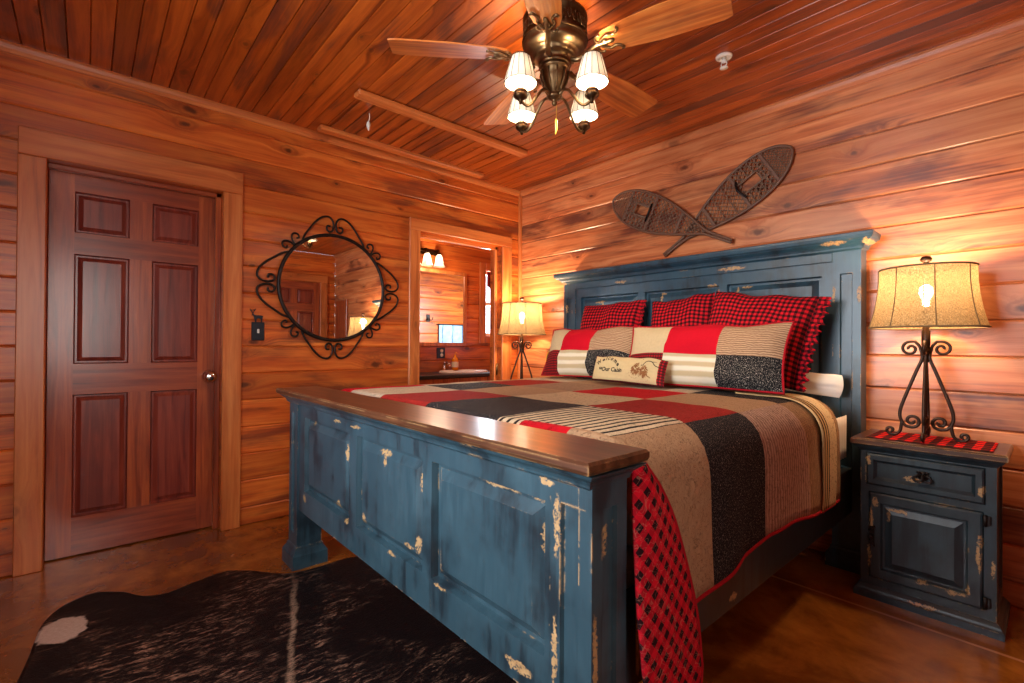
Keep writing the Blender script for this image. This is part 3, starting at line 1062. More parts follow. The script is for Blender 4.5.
def panelled(name, y0, y1, z0, z1, openings, zo, mat):
    m = MB()
    fr = lambda a, b, n: (a, y0 - n, b)
    holes = [(a, zo[0], b, zo[1]) for a, b in openings]
    face_with_holes(m, fr, XL + .12, z0, XR - .12, z1, holes)
    for xa, xb, za, zb in ((XL + .12, XR - .12, z0, z0), (XL + .12, XR - .12, z1, z1)):
        m.add([(xa, y0, za), (xb, y0, za), (xb, y1, za), (xa, y1, za)], [(0, 1, 2, 3)])
    m.add([(XL + .12, y1, z0), (XR - .12, y1, z0), (XR - .12, y1, z1), (XL + .12, y1, z1)], [(0, 1, 2, 3)])
    o = fix_normals(m.build(name, mat, bed, world=True))
    for h in holes:
        p = MB()
        raised(p, fr, *h, depth=.022, groove=.012, slope=.034, field=.018)
        q = fix_normals(p.build('raised_panel', mat, None, loc=BC))
        q.parent = o
        q.location = (0, 0, 0)
    return o

CORN = [(0., .0), (.006, .006), (.008, .012), (.016, .014), (.026, .020), (.034, .032), (.040, .042), (.046, .046), (.048, .054), (.052, .056)]
# headboard
for x0, x1, sd in ((XL, XL + .12, -1), (XR - .12, XR, 1)):
    post(x0, x1, HBF, HBB, 1.575, -1, (.50, 1.465), M['paint_hb'], None)
panelled('headboard_panel', HBF + .006, HBB, .32, 1.575, ((.83, 1.34), (1.39, 1.90), (1.95, 2.44)), (.70, 1.462), M['paint_hb'])
m = MB()
m.box((XL + .12, HBF - .004, 1.528), (XR - .12, HBF + .02, 1.575), .003)
fix_normals(m.build('frieze', M['paint_hb'], bed, world=True))
m = MB()
loft_rect(m, XL, XR, HBF, HBB - .01, [(1.575 + z, d) for z, d in CORN] + [(1.640, .060), (1.652, .060), (1.656, .054)], back=False)
fix_normals(m.build('headboard_cornice', M['paint_hb'], bed, world=True))
# footboard
for x0, x1, sd in ((XL, XL + .12, -1), (XR - .12, XR, 1)):
    post(x0, x1, FBF, FBB, .808, -1, (.16, .755), M['paint_fb'], sd)
panelled('footboard_panel', FBF + .006, FBB - .02, .285, .808, ((.865, 1.385), (1.45, 1.94), (1.99, 2.47)), (.392, .745), M['paint_fb'])
m = MB()
loft_rect(m, XL - .012, XR - .008, FBF, FBB, [(.80 + z * .75, .002 + d * .6) for z, d in CORN])
fix_normals(m.build('footboard_moulding', M['paint_fb'], bed, world=True))
m = MB()
loft_rect(m, XL - .03, XR - .018, FBF, FBB, [(.840, .034), (.842, .042), (.850, .046), (.862, .046), (.868, .040)])
fix_normals(m.build('footboard_top', M['top_x'], bed, world=True))
for xa, xb in ((XL + .045, XL + .085), (XR - .075, XR - .035)):
    m = MB()
    m.box((xa, FBB, .285), (xb, HBF, .50), .004)
    m.box((xa + (.005 if xa < 1 else -.03), FBB + .02, .30), (xb + (.03 if xa < 1 else -.005), HBF - .02, .34), .003)
    fix_normals(m.build('side_rail', M['paint_rail'], bed, world=True))
m = MB()
for i in range(9):
    yy = -1.95 + i * .21
    m.box((XL + .09, yy, .325), (XR - .09, yy + .08, .345), .002)
fix_normals(m.build('slats', M['trim_x'], bed, world=True))

bs = MB()
bs.box((XL + .10, -1.98, .346), (XR - .09, -.145, .555), .03)
o = fix_normals(bs.build('box_spring', M['white_cloth'], loc=(1.635, -1.1, .346), bevel=.01))
tag(o, 'white fabric box spring between the dark side rails of the bed', 'box spring')
mt = MB()
nseg = 60
def mpos(i, j):
    # rounded-rect mattress shell: i round the outline, j over the side profile
    prof = [(.5, 0.), (.06, 0.), (.012, .006), (.0, .02), (.0, .05), (.003, .06), (.0, .07), (.0, .23), (.003, .235), (.008, .245), (.026, .260), (.08, .270), (.5, .275)]
    x0, x1, y0, y1 = XL + .065, XR - .070, -1.925, -.155
    ins, z = prof[j]
    r = .10
    a = 2 * PI * i / nseg
    c, s = math.cos(a), math.sin(a)
    e = .16
    ux, uy = math.copysign(abs(c) ** e, c), math.copysign(abs(s) ** e, s)
    k = max(0.02, 1 - ins * 2) if ins > .1 else 1
    hx, hy = (x1 - x0) / 2 - (ins if ins < .1 else 0), (y1 - y0) / 2 - (ins if ins < .1 else 0)
    return ((x0 + x1) / 2 + hx * ux * k, (y0 + y1) / 2 + hy * uy * k, .557 + z)
mt.grid(mpos, nseg, 12, closed_u=True)
o = fix_normals(mt.build('mattress', M['white_cloth'], loc=(1.635, -1.1, .557)))
tag(o, 'thick white mattress under the patchwork quilt, its edge bare beside the headboard', 'mattress')
sk = MB()
def skp(i, j):
    y = -.60 + .42 * i / 60
    w = math.sin(i * 1.15) * .5 + math.sin(i * 2.6 + 1) * .3
    return (XR - .049 + .007 * w * (.3 + .7 * j / 4), y, .765 - .20 * j / 4)
sk.grid(skp, 60, 4)
o2 = sk.build('pleated_sheet_edge', M['white_cloth'], o, world=True)
sm = o2.modifiers.new('Solidify', 'SOLIDIFY'); sm.thickness = .003

# ---- quilt
CX = [(.672, .50), (.668, .62), (.666, .76), (.676, .81), (.705, .84), (.76, .853), (.9, .856), (1.3, .860), (1.7, .860), (2.1, .858), (2.36, .855), (2.45, .850), (2.51, .838), (2.555, .812), (2.580, .775), (2.590, .72), (2.594, .60), (2.598, .45)]
cs = catmull([(x, 0, z) for x, z in CX], 8)
arc = [0.]
for i in range(1, len(cs)):
    arc.append(arc[-1] + (cs[i] - cs[i - 1]).length)
def cross(s):
    s = max(0, min(arc[-1], s))
    lo, hi = 0, len(arc) - 1
    while hi - lo > 1:
        mid = (lo + hi) // 2
        if arc[mid] <= s: lo = mid
        else: hi = mid
    f = (s - arc[lo]) / max(1e-9, arc[hi] - arc[lo])
    p = cs[lo].lerp(cs[hi], f)
    tg = (cs[hi] - cs[lo]).normalized()
    return p, Vector((-tg.z, 0, tg.x))
def s_of_x(x):
    for i in range(len(cs)):
        if cs[i].z > .8 and cs[i].x >= x:
            f = (x - cs[i - 1].x) / (cs[i].x - cs[i - 1].x)
            return arc[i - 1] + f * (arc[i] - arc[i - 1])
from mathutils import noise as mn
sb = [0.] + [s_of_x(x) for x in (.86, 1.22, 1.62, 2.04, 2.14, 2.33, 2.46)] + [arc[-1]]
SE = sb[7]
tb = [-2.00, -1.925, -1.51, -1.12, -.73, -.46, -.30]
def qpos(s, t, lift=0.):
    p, nrm = cross(s)
    x, z = p.x, p.z
    y = t
    d = mn.noise(Vector((s * 2.6, t * 2.6, 1.3))) * .006 + mn.noise(Vector((s * 9, t * 9, 4.))) * .0025
    fall = max(0, (s - SE - .12)) / max(1e-6, arc[-1] - SE - .12)
    d += fall * (.012 * math.sin(t * 7.5 + .8) + .007 * math.sin(t * 17)) * (1. if t < -.8 else max(.15, 1 - (t + .8) * 3))
    if fall > 0:
        z += fall * (.014 * math.sin(t * 5.2 + .5) - .025 * max(0, (-t - 1.2)) - .03 * max(0., t + .9))
    d = max(d, -.004) + lift
    x += nrm.x * d
    z += nrm.z * d
    if t < -1.93:
        f = min(1, (-1.93 - t) / .07)
        z -= .10 * f * f
    sh_ = max(0., min(1., (s - SE + .10) / .26))
    y -= .145 * sh_ * sh_ * (3 - 2 * sh_) * max(0., min(1., (t + 1.98) / .35))
    y += .012 * math.sin(s * 3.1 + 1) + .012 * mn.noise(Vector((s * 1.7, t * 1.3, 8)))
    return (x, y, z)
NAMES = ['tan', 'cream', 'red', 'brick', 'black', 'leopard', 'stripe', 'brown', 'pinktan', 'taupe', 'check']
layout = [  # rows from foot to head, columns from the mirror-wall side to the near drape
    ['red', 'cream', 'brick', 'black', 'stripe', 'red', 'tan', 'tan'],
    ['red', 'cream', 'brick', 'black', 'stripe', 'stripe', 'stripe', 'tan'],
    ['cream', 'black', 'tan', 'leopard', 'brick', 'brick', 'brick', 'black'],
    ['tan', 'brick', 'taupe', 'red', 'tan', 'tan', 'tan', 'pinktan'],
    ['leopard', 'cream', 'tan', 'cream', 'black', 'black', 'black', 'brown'],
    ['cream', 'cream', 'tan', 'cream', 'tan', 'tan', 'tan', 'brown']]
def refine(b, n):
    v, cell = [], []
    for i in range(len(b) - 1):
        for k in range(n):
            v.append(b[i] + (b[i + 1] - b[i]) * k / n)
            cell.append(i)
    v.append(b[-1])
    return v, cell
sv, scl = refine(sb, 12)
tv, tcl = refine(tb, 12)
q = MB()
q.grid(lambda i, j: qpos(sv[i], tv[j]), len(sv) - 1, len(tv) - 1,
       matfn=lambda i, j: NAMES.index(layout[tcl[j]][scl[i]]), uvfn=lambda i, j: (sv[i], tv[j]))
quilt = q.build('quilt', [Q[n] for n in NAMES], loc=(1.635, -1.1, .85))
tag(quilt, 'patchwork quilt of red, tan, black and striped squares spread over the bed', 'quilt')
sm = quilt.modifiers.new('Solidify', 'SOLIDIFY'); sm.thickness = .007; sm.offset = 1
b = MB()
b.tube([Vector(qpos(arc[-1], t, .004)) for t in [-1.98 + .02 * k for k in range(85)] if t < -.31], .0075, 8)
b.build('red_binding', Q['bind'], quilt, world=True)
# turned-back band at the head end
fv, fcl = refine([-.585, -.50, -.395], 8)
s0 = s_of_x(2.20)
svf = [s0 + (arc[-1] - s0) * k / 40 for k in range(41)]
def fpos(s, t):
    f = max(0, (s - SE)) / (arc[-1] - SE)
    return qpos(s, t, .014 + .004 * math.sin(s * 9))
f = MB()
f.grid(lambda i, j: fpos(svf[i], fv[j]), 40, len(fv) - 1, matfn=lambda i, j: fcl[j], uvfn=lambda i, j: (svf[i], fv[j]))
fo = f.build('turned_edge', [Q['ticking'], Q['leopard']], quilt, world=True)
fo['label'] = 'turned-back edge with ticking stripes and flecks'
sm = fo.modifiers.new('Solidify', 'SOLIDIFY'); sm.thickness = .006; sm.offset = 1
b = MB()
b.tube([fpos(arc[-1], -.585 + .19 * k / 14) for k in range(15)], .007, 8)
b.build('red_binding', Q['bind'], quilt, world=True)
# loose corner at the foot hanging lower, its checked lining outwards
Rr = catmull([(0, -1.985, .825), (0, -1.92, .75), (0, -1.865, .65), (0, -1.80, .47), (0, -1.775, .33), (0, -1.775, .26), (0, -1.81, .20), (0, -1.88, .165)], 5)
Ll = catmull([(0, -2.035, .825), (0, -2.045, .75), (0, -2.05, .65), (0, -2.05, .50), (0, -2.035, .36), (0, -2.005, .28), (0, -1.96, .21), (0, -1.915, .165)], 5)
nb = len(Rr) - 1
def flp(i, j):
    u = i / 14
    p = Ll[j].lerp(Rr[j], u)
    d = j / nb
    x = 2.606 + .026 * min(1, d * 2.) + .012 * d * math.sin(u * 5 + d * 3) + .012 * math.sin(u * PI)
    return (x, p.y, p.z)
f = MB()
f.grid(flp, 14, nb, uvfn=lambda i, j: (flp(i, j)[1], flp(i, j)[2]))
fl = f.build('hanging_corner', Q['check'], quilt, world=True)
fl['label'] = 'hanging corner with red and black checked lining'
sm = fl.modifiers.new('Solidify', 'SOLIDIFY'); sm.thickness = .006; sm.offset = 0
b = MB()
b.tube([flp(14, j) for j in range(nb + 1)] + [flp(i, nb) for i in range(13, -1, -1)], .006, 8)
b.build('red_binding', Q['bind'], quilt, world=True)

# ---- pillows
def make_pillow(name, loc, W, Hh, Tk, tilt, roll, mats, cols=(), rows=(), matmap=None, yaw=0., ear=.05, label='', cat='pillow', group=None, power=.55, sag=0.):
    root = empty(name, loc, label, cat, group)
    root.rotation_euler = (0, 0, 0)
    Rm = Matrix.Rotation(yaw, 3, 'Z') @ Matrix.Rotation(-tilt, 3, 'X') @ Matrix.Rotation(roll, 3, 'Y')
    sd = hash_(name + label)
    def surf(u, v, side, off=0.):
        # u,v in 0..1; side -1 = front
        a, b = u * 2 - 1, v * 2 - 1
        th = Tk / 2 * (max(0, 1 - abs(a) ** 3.2) ** power) * (max(0, 1 - abs(b) ** 2.6) ** power)
        th *= 1 + .30 * mn.noise(Vector((a * 1.7 + sd, b * 1.7, 3))) + .12 * mn.noise(Vector((a * 4 + sd, b * 4, 3)))
        x = a * W / 2 * (1 - ear * (1 - b * b))
        z = b * Hh / 2 * (1 - ear * .8 * (1 - a * a)) + Hh / 2
        z += sag * (a * a - .5) * (b + 1) / 2
        z += .018 * mn.noise(Vector((a * 2.2 + sd, 0, 7))) * (b + 1) / 2
        p = Vector((x, side * (th + off), z))
        piv = Vector((0, 0, 0))
        return tuple(Rm @ (p - piv))
    ub = sorted({0., 1.} | set(cols))
    vb = sorted({0., 1.} | set(rows))
    def fine(bs, n):
        out = []
        for i in range(len(bs) - 1):
            k = max(3, int(round(n * (bs[i + 1] - bs[i]))))
            out += [bs[i] + (bs[i + 1] - bs[i]) * j / k for j in range(k)]
        return out + [1.]
    us, vs_ = fine(ub, 28), fine(vb, 20)
    # denser near the rims
    def cell(x, bs):
        for i in range(len(bs) - 1):
            if x < bs[i + 1] - 1e-6:
                return i
        return len(bs) - 2
    m = MB()
    for side in (-1, 1):
        m.grid(lambda i, j: surf(us[i], vs_[j], side), len(us) - 1, len(vs_) - 1,
               matfn=lambda i, j: (matmap[cell(vs_[j], vb)][cell(us[i], ub)] if matmap else 0), uvfn=lambda i, j: (us[i] * W, vs_[j] * Hh), flip=side > 0)
    o = m.build('cover', mats, root)
    return root, surf
def hash_(s):
    return (sum(ord(c) * (i + 3) for i, c in enumerate(s)) % 97) * .37

def ruffle(root, surf, side_u, Hh, W, mat, wide=.045):
    """gathered frill along one short edge of a pillow case"""
    m = MB()
    n = 70
    def p(i, j):
        v = i / n
        e = Vector(surf(side_u, v, -1))
        e2 = Vector(surf(side_u - .02 if side_u > .5 else side_u + .02, v, -1))
        d = (Vector(surf(1., v, -1)) - Vector(surf(0., v, -1))).normalized() * (1 if side_u > .5 else -1)
        w = wide * (j / 4) * (1 + .18 * math.sin(i * .9) + .12 * math.sin(i * 2.3))
        up = Vector(surf(side_u, min(1, v + .05), -1)) - Vector(surf(side_u, max(0, v - .05), -1))
        nr = d.cross(up).normalized()
        return tuple(e + d * w + nr * (.010 * (j / 4) * math.sin(i * 1.35) + .006 * (j / 4) * math.sin(i * 3.1)))
    m.grid(p, n, 4, uvfn=lambda i, j: (j * .012, i / n * Hh))
    o = m.build('ruffle', mat, root)
    s = o.modifiers.new('Solidify', 'SOLIDIFY'); s.thickness = .003; s.offset = 0
    return o
R_ = math.radians
GP = 'red checked pillows against the headboard'
pl, sf = make_pillow('pillow', (1.18, -.322, .890), .50, .53, .16, R_(16), R_(-2), M['buffalo'], label='red and black checked pillow leaning on the headboard at the far lamp end', group=GP)
ruffle(pl, sf, 1., .53, .50, M['buffalo'], .025)
pl, sf = make_pillow('pillow', (1.745, -.312, .915), .42, .51, .14, R_(16), R_(-6), M['buffalo'], label='middle red and black checked pillow, one top corner pointing up, overlapped by the largest one', group=GP)
pl, sf = make_pillow('pillow', (2.135, -.405, .925), .54, .49, .16, R_(20), R_(8), M['buffalo'], label='red and black checked pillow with a wide ruffled edge nearest the bright bedside lamp', group=GP)
ruffle(pl, sf, 1., .50, .52, M['buffalo'], .05)
mats = [S_[k] for k in ('cream', 'red', 'knit', 'check', 'stripe', 'black')]
GS = 'patchwork shams in front'
def piping(root, surf, mat, r=.006):
    m = MB()
    pts = [surf(k / 24, 0, -1) for k in range(25)] + [surf(1, k / 16, -1) for k in range(1, 17)] + [surf(1 - k / 24, 1, -1) for k in range(1, 25)] + [surf(0, 1 - k / 16, -1) for k in range(1, 16)]
    m.tube(pts, r, 6, closed=True)
    return m.build('piping', mat, root)
pl, sf = make_pillow('pillow_sham', (1.185, -.538, .890), .72, .345, .15, R_(22), R_(-1), mats, cols=(.24, .60), rows=(.47,), matmap=[[3, 4, 5], [0, 1, 2]],
                     label='patchwork pillow sham at the far lamp end, partly behind the small welcome cushion', group=GS)
pp = piping(pl, sf, Q['bind']); pp['label'] = 'red piping'
pl, sf = make_pillow('pillow_sham', (1.98, -.585, .884), .885, .345, .15, R_(20), R_(0), mats, cols=(.31, .655), rows=(.46,), matmap=[[3, 4, 5], [0, 1, 2]],
                     label='widest patchwork pillow sham, its black and knitted squares nearest the bright lamp', group=GS)
pp = piping(pl, sf, Q['bind']); pp['label'] = 'red piping'
# small welcome cushion
WW, WH = .475, .150
wl, sf = make_pillow('cushion', (1.655, -.715, .888), WW, WH, .075, R_(17), R_(1.5), [M['tea_cloth'], S_['check']], cols=(.02, .93), rows=(.04, .96),
                     matmap=[[1, 1, 1], [1, 0, 1], [1, 1, 1]], label='small oblong cushion with a cabin welcome and stitched pine cones', cat='cushion', ear=.02, power=.4)
def on_cushion(m2, pts, faces, off):
    m2.add([sf(.5 + x / WW, .5 + z / WH, -1, off) for x, z in pts], faces)
def letter_mesh(txt, size):
    cu = bpy.data.curves.new('lettering', 'FONT')
    cu.body = txt
    cu.size = size
    cu.align_x = 'CENTER'
    cu.resolution_u = 3
    cu.offset = .0011
    ob = bpy.data.objects.new('lettering', cu)
    COL.objects.link(ob)
    dg = bpy.context.evaluated_depsgraph_get()
    me = bpy.data.meshes.new_from_object(ob.evaluated_get(dg))
    bpy.data.objects.remove(ob)
    vs = [(v.co.x, v.co.y) for v in me.vertices]
    fs = [tuple(p.vertices) for p in me.polygons]
    wd = (max(v[0] for v in vs) - min(v[0] for v in vs)) if vs else .01
    bpy.data.meshes.remove(me)
    return vs, fs, wd
tx = MB()
word = 'Welcome'
ws = [letter_mesh(c, .034)[2] for c in word]
gap = .006
tot = sum(ws) + gap * (len(ws) - 1)
cur = -tot / 2
Ra = .095
for c, wd in zip(word, ws):
    vs, fs, _ = letter_mesh(c, .034)
    a = (cur + wd / 2) / Ra
    cur += wd + gap
    cx_, cz_ = -.125, -.050
    on_cushion(tx, [(cx_ + (Ra + y) * math.sin(a) + x * math.cos(a) * 1.0, cz_ + (Ra + y) * math.cos(a) - x * math.sin(a)) for x, y in vs], fs, .0015)
for txt, x0_, z0_, sz in (('to', -.168, -.012, .026), ('Our Cabin', -.085, -.022, .034)):
    vs, fs, _ = letter_mesh(txt, sz)
    on_cushion(tx, [(x + x0_, y + z0_) for x, y in vs], fs, .0015)
o = tx.build('lettering', M['ink'], wl)
o['label'] = 'dark stitched lettering reading Welcome to Our Cabin'
cn = MB()
rnd = random.Random(3)
def strip(m2, p, q_, w0, w1, off):
    dx, dz = q_[0] - p[0], q_[1] - p[1]
    L = math.hypot(dx, dz)
    nx, nz = -dz / L, dx / L
    on_cushion(m2, [(p[0] + nx * w0, p[1] + nz * w0), (q_[0] + nx * w1, q_[1] + nz * w1), (q_[0] - nx * w1, q_[1] - nz * w1), (p[0] - nx * w0, p[1] - nz * w0)], [(0, 1, 2, 3)], off)
for cx_, cz_, rx_, rz_, tl in ((.075, .006, .020, .030, .3), (.125, -.006, .018, .028, -.35)):
    for k in range(70):   # overlapping scales of the cone
        a, r = rnd.uniform(0, 2 * PI), rnd.uniform(0, 1) ** .6
        x, z = r * rx_ * math.cos(a), r * rz_ * math.sin(a)
        X, Z = cx_ + x * math.cos(tl) + z * math.sin(tl), cz_ - x * math.sin(tl) + z * math.cos(tl)
        b2 = a + rnd.uniform(-.5, .5)
        strip(cn, (X, Z), (X + .011 * math.cos(b2), Z + .011 * math.sin(b2) - .004), .0035, .001, .0012 + .0012 * r)
    for k in range(16):
        a = rnd.uniform(-2.7, -.4)
        strip(cn, (cx_, cz_ - .012), (cx_ + .055 * math.cos(a), cz_ - .012 + .045 * math.sin(a)), .0012, .0005, .001)
cn.build('pine_cones', M['cone_thread'], wl)
br = MB()
pts = catmull([(.115, .022, 0), (.135, .045, 0), (.165, .046, 0), (.185, .030, 0), (.205, .026, 0)], 5)
for i in range(len(pts) - 1):
    strip(br, pts[i][:2], pts[i + 1][:2], .0022, .0022, .0016)
strip(br, (.165, .046), (.190, .050), .002, .001, .0016)
strip(br, (.108, .020), (.105, .062), .0022, .001, .0016)
br.build('branch', M['ink'], wl)

# white pillow squeezed behind the checked ones; its corner pokes out
pl, sf = make_pillow('pillow', (2.27, -.222, .875), .55, .105, .085, R_(4), R_(5), M['white_cloth'], label='white pillow whose corner pokes out behind the ruffled checked pillow', ear=-.04, power=.6)
# round black cushion with yellow rim
rc = empty('round_cushion', (.735, -.30, .886), 'small round black cushion with a yellow rim behind the far patchwork sham', 'cushion')
m = MB()
m.lathe([(0, -.030), (.05, -.028), (.082, -.016), (.09, 0), (.082, .016), (.05, .028), (0, .030)], seg=32)
m.v = [(x, -z, y + .094) for x, y, z in m.v]
fix_normals(m.build('cover', M['black_plastic'], rc))
m = MB()
m.tube([(.091 * math.cos(2 * PI * k / 40), -.006, .094 + .091 * math.sin(2 * PI * k / 40)) for k in range(40)], .007, 8, closed=True)
m.build('rim', M['yellow'], rc)

# ------------------------------------------------------------------ nightstands
ns_sp = lambda x, z, rx, rz, y=-.15: (x, y, z, rx, .05, rz)
ns_spots = [ns_sp(-.185, .60, .014, .03), ns_sp(.175, .545, .012, .035), ns_sp(-.03, .545, .06, .010), ns_sp(-.175, .34, .008, .10), ns_sp(-.16, .42, .016, .04), ns_sp(-.09, .40, .06, .010), ns_sp(-.115, .37, .008, .04),
            ns_sp(.165, .28, .008, .09), ns_sp(.17, .35, .010, .04), ns_sp(.10, .125, .05, .008), ns_sp(.135, .15, .008, .04), ns_sp(.0, .13, .03, .012), ns_sp(-.18, .18, .008, .10), ns_sp(.0, .035, .08, .008, -.17), ns_sp(.205, .25, .006, .06)]
M['paint_ns'] = paint('navy_paint_nightstand', ns_spots, base=rgb(26, 36, 42), dark=rgb(12, 14, 18), edge=.5)
M['top_ns'] = brown_top('worn_nightstand_top', 0)
def nightstand(loc, label, group):
    r = empty('nightstand', loc, label, 'nightstand', group)
    w, d = .215, .15       # half width, front at -d, back at +d
    m = MB()
    fr = lambda a, b, n: (a, -d - n, b)
    dr = (-.195, .492, .185, .634)
    do = (-.185, .088, .180, .465)
    face_with_holes(m, fr, -w, .05, w, .665, (dr, do))
    for h in (dr, do):
        recess(m, fr, *h, depth=.006)
    for sx in (-1, 1):
        g = lambda a, b, n, sx=sx: (sx * (w + n), a, b)
        hs = (-d + .03, .10, d - .03, .62)
        face_with_holes(m, g, -d, .05, d, .665, (hs,))
        recess(m, g, *hs, depth=.008)
    face_with_holes(m, lambda a, b, n: (a, d, b), -w, .05, w, .665, ())
    m.add([(-w, -d, .665), (w, -d, .665), (w, d, .665), (-w, d, .665)], [(0, 1, 2, 3)])
    fix_normals(m.build('carcass', M['paint_ns'], r))
    m = MB()
    loft_rect(m, -w, w, -d, d, [(0, .022), (.026, .022), (.032, .016), (.040, .012), (.05, .004), (.054, .0)])
    fix_normals(m.build('plinth', M['paint_ns'], r))
    m = MB()
    loft_rect(m, -w, w, -d, d, [(.640, .0), (.646, .006), (.652, .010), (.660, .020), (.668, .024)], back=False)
    fix_normals(m.build('moulding', M['paint_ns'], r))
    m = MB()
    loft_rect(m, -w, w, -d, d, [(.668, .026), (.672, .032), (.690, .032), (.697, .026)], back=False)
    fix_normals(m.build('top', M['top_ns'], r))
    def slab(nm, h, fld):
        q_ = MB()
        f2 = lambda a, b, n: (a, -d - .002 - n, b)
        a0, b0, a1, b1 = h[0] + .004, h[1] + .004, h[2] - .004, h[3] - .004
        hole = (a0 + fld, b0 + fld, a1 - fld, b1 - fld)
        rings = [((a0, b0, a1, b1), -.006), ((a0, b0, a1, b1), .006), ((a0 + .006, b0 + .006, a1 - .006, b1 - .006), .010)]
        vs = []
        for (p0, p1, p2, p3), n in rings:
            vs += [f2(p0, p1, n), f2(p2, p1, n), f2(p2, p3, n), f2(p0, p3, n)]
        fs = [(i * 4 + k, i * 4 + (k + 1) % 4, i * 4 + 4 + (k + 1) % 4, i * 4 + 4 + k) for i in range(2) for k in range(4)]
        q_.add(vs, fs)
        f3 = lambda a, b, n: (a, -d - .012 - n, b)
        face_with_holes(q_, f3, a0 + .006, b0 + .006, a1 - .006, b1 - .006, (hole,))
        return q_, f3, hole
    q_, f3, hole = slab('drawer', dr, .024)
    lo = [(0, 0.), (.010, -.010), (.012, -.012)]
    loops = [[f3(hole[0] + e, hole[1] + e, n), f3(hole[2] - e, hole[1] + e, n), f3(hole[2] - e, hole[3] - e, n), f3(hole[0] + e, hole[3] - e, n)] for e, n in lo]
    vs = [p for l in loops for p in l]
    q_.add(vs, [(i * 4 + k, i * 4 + (k + 1) % 4, i * 4 + 4 + (k + 1) % 4, i * 4 + 4 + k) for i in range(2) for k in range(4)] + [(8, 9, 10, 11)])
    drw = fix_normals(q_.build('drawer', M['paint_ns'], r))
    h_ = MB()
    y = -d - .004
    h_.lathe([(0, 0), (.020, .0), (.018, .004), (.008, .007), (0, .008)], seg=16)
    h_.v = [(x, -d - .000 - z, yy + .566) for x, yy, z in h_.v]
    for s in (-1, 1):
        h_.tube(catmull([(s * .004, y - .006, .566), (s * .016, y - .016, .570), (s * .028, y - .018, .558), (s * .024, y - .018, .545), (s * .010, y - .016, .547), (0, y - .014, .556)], 5), .0042, 8)
        h_.tube(catmull([(s * .004, y - .004, .574), (s * .012, y - .010, .584), (s * .020, y - .008, .580)], 5), .004, 8)
    h_.tube(catmull([(0, y - .006, .57), (0, y - .018, .560), (0, y - .016, .546)], 5), .006, 8)
    fix_normals(h_.build('pull', M['iron'], drw))
    q_, f3, hole = slab('door', do, .040)
    raised(q_, f3, *hole, depth=.012, groove=.008, slope=.032, field=.011)
    dd = fix_normals(q_.build('door', M['paint_ns'], r))
    l_ = MB()
    a, b, yy = -.172, .275, -d - .014
    l_.box((a - .010, yy - .004, b - .040), (a + .010, yy, b + .040), .003)
    l_.lathe([(0, 0), (.010, 0), (.006, .010), (.011, .018), (.008, .026), (0, .028)], seg=12)
    l_.v = l_.v[:24] + [(x + a, yy - z, y_ + b) for x, y_, z in l_.v[24:]]
    for s in (-1, 1):
        l_.tube(catmull([(a - .008, yy - .005, b + s * .02), (a + .004, yy - .012, b + s * .032), (a + .012, yy - .006, b + s * .044)], 4), .004, 6)
    fix_normals(l_.build('latch', M['iron'], dd))
    for zz in (.435, .12):
        hg = MB()
        hg.tube([(.184, -d - .012, zz - .022), (.184, -d - .012, zz + .022)], .006, 8)
        hg.box((.186, -d - .010, zz - .018), (.200, -d - .001, zz + .018), .002)
        fix_normals(hg.build('hinge', M['iron'], dd))
    return r
NG = 'matching nightstands'
NS1 = (2.876, -.21, 0)
NS2 = (.285, -.21, 0)
n1 = nightstand(NS1, 'navy painted nightstand with one drawer and one door under the bright near lamp', NG)
n2 = copy_tree(n1)
n2.location = NS2
n2['label'] = 'navy painted nightstand in the far corner, hidden behind the bed'
# checked runner on the near nightstand
def runner(loc, label):
    m = MB()
    def p(i, j):
        u, v = i / 30, j / 16
        return (-.205 + .40 * u, -.150 + .27 * v, .0016 + .0012 * (mn.noise(Vector((u * 5, v * 5, 1))) + .6))
    m.grid(p, 30, 16, uvfn=lambda i, j: (.4 * i / 30, .27 * j / 16))
    o = m.build('table_runner', M['big_check'], loc=(0, 0, 0))
    o.location = loc
    s = o.modifiers.new('Solidify', 'SOLIDIFY'); s.thickness = .0014; s.offset = -1
    return tag(o, label, 'table runner')
runner((NS1[0] + .01, NS1[1], .6975), 'red and black checked cloth under the near iron lamp')

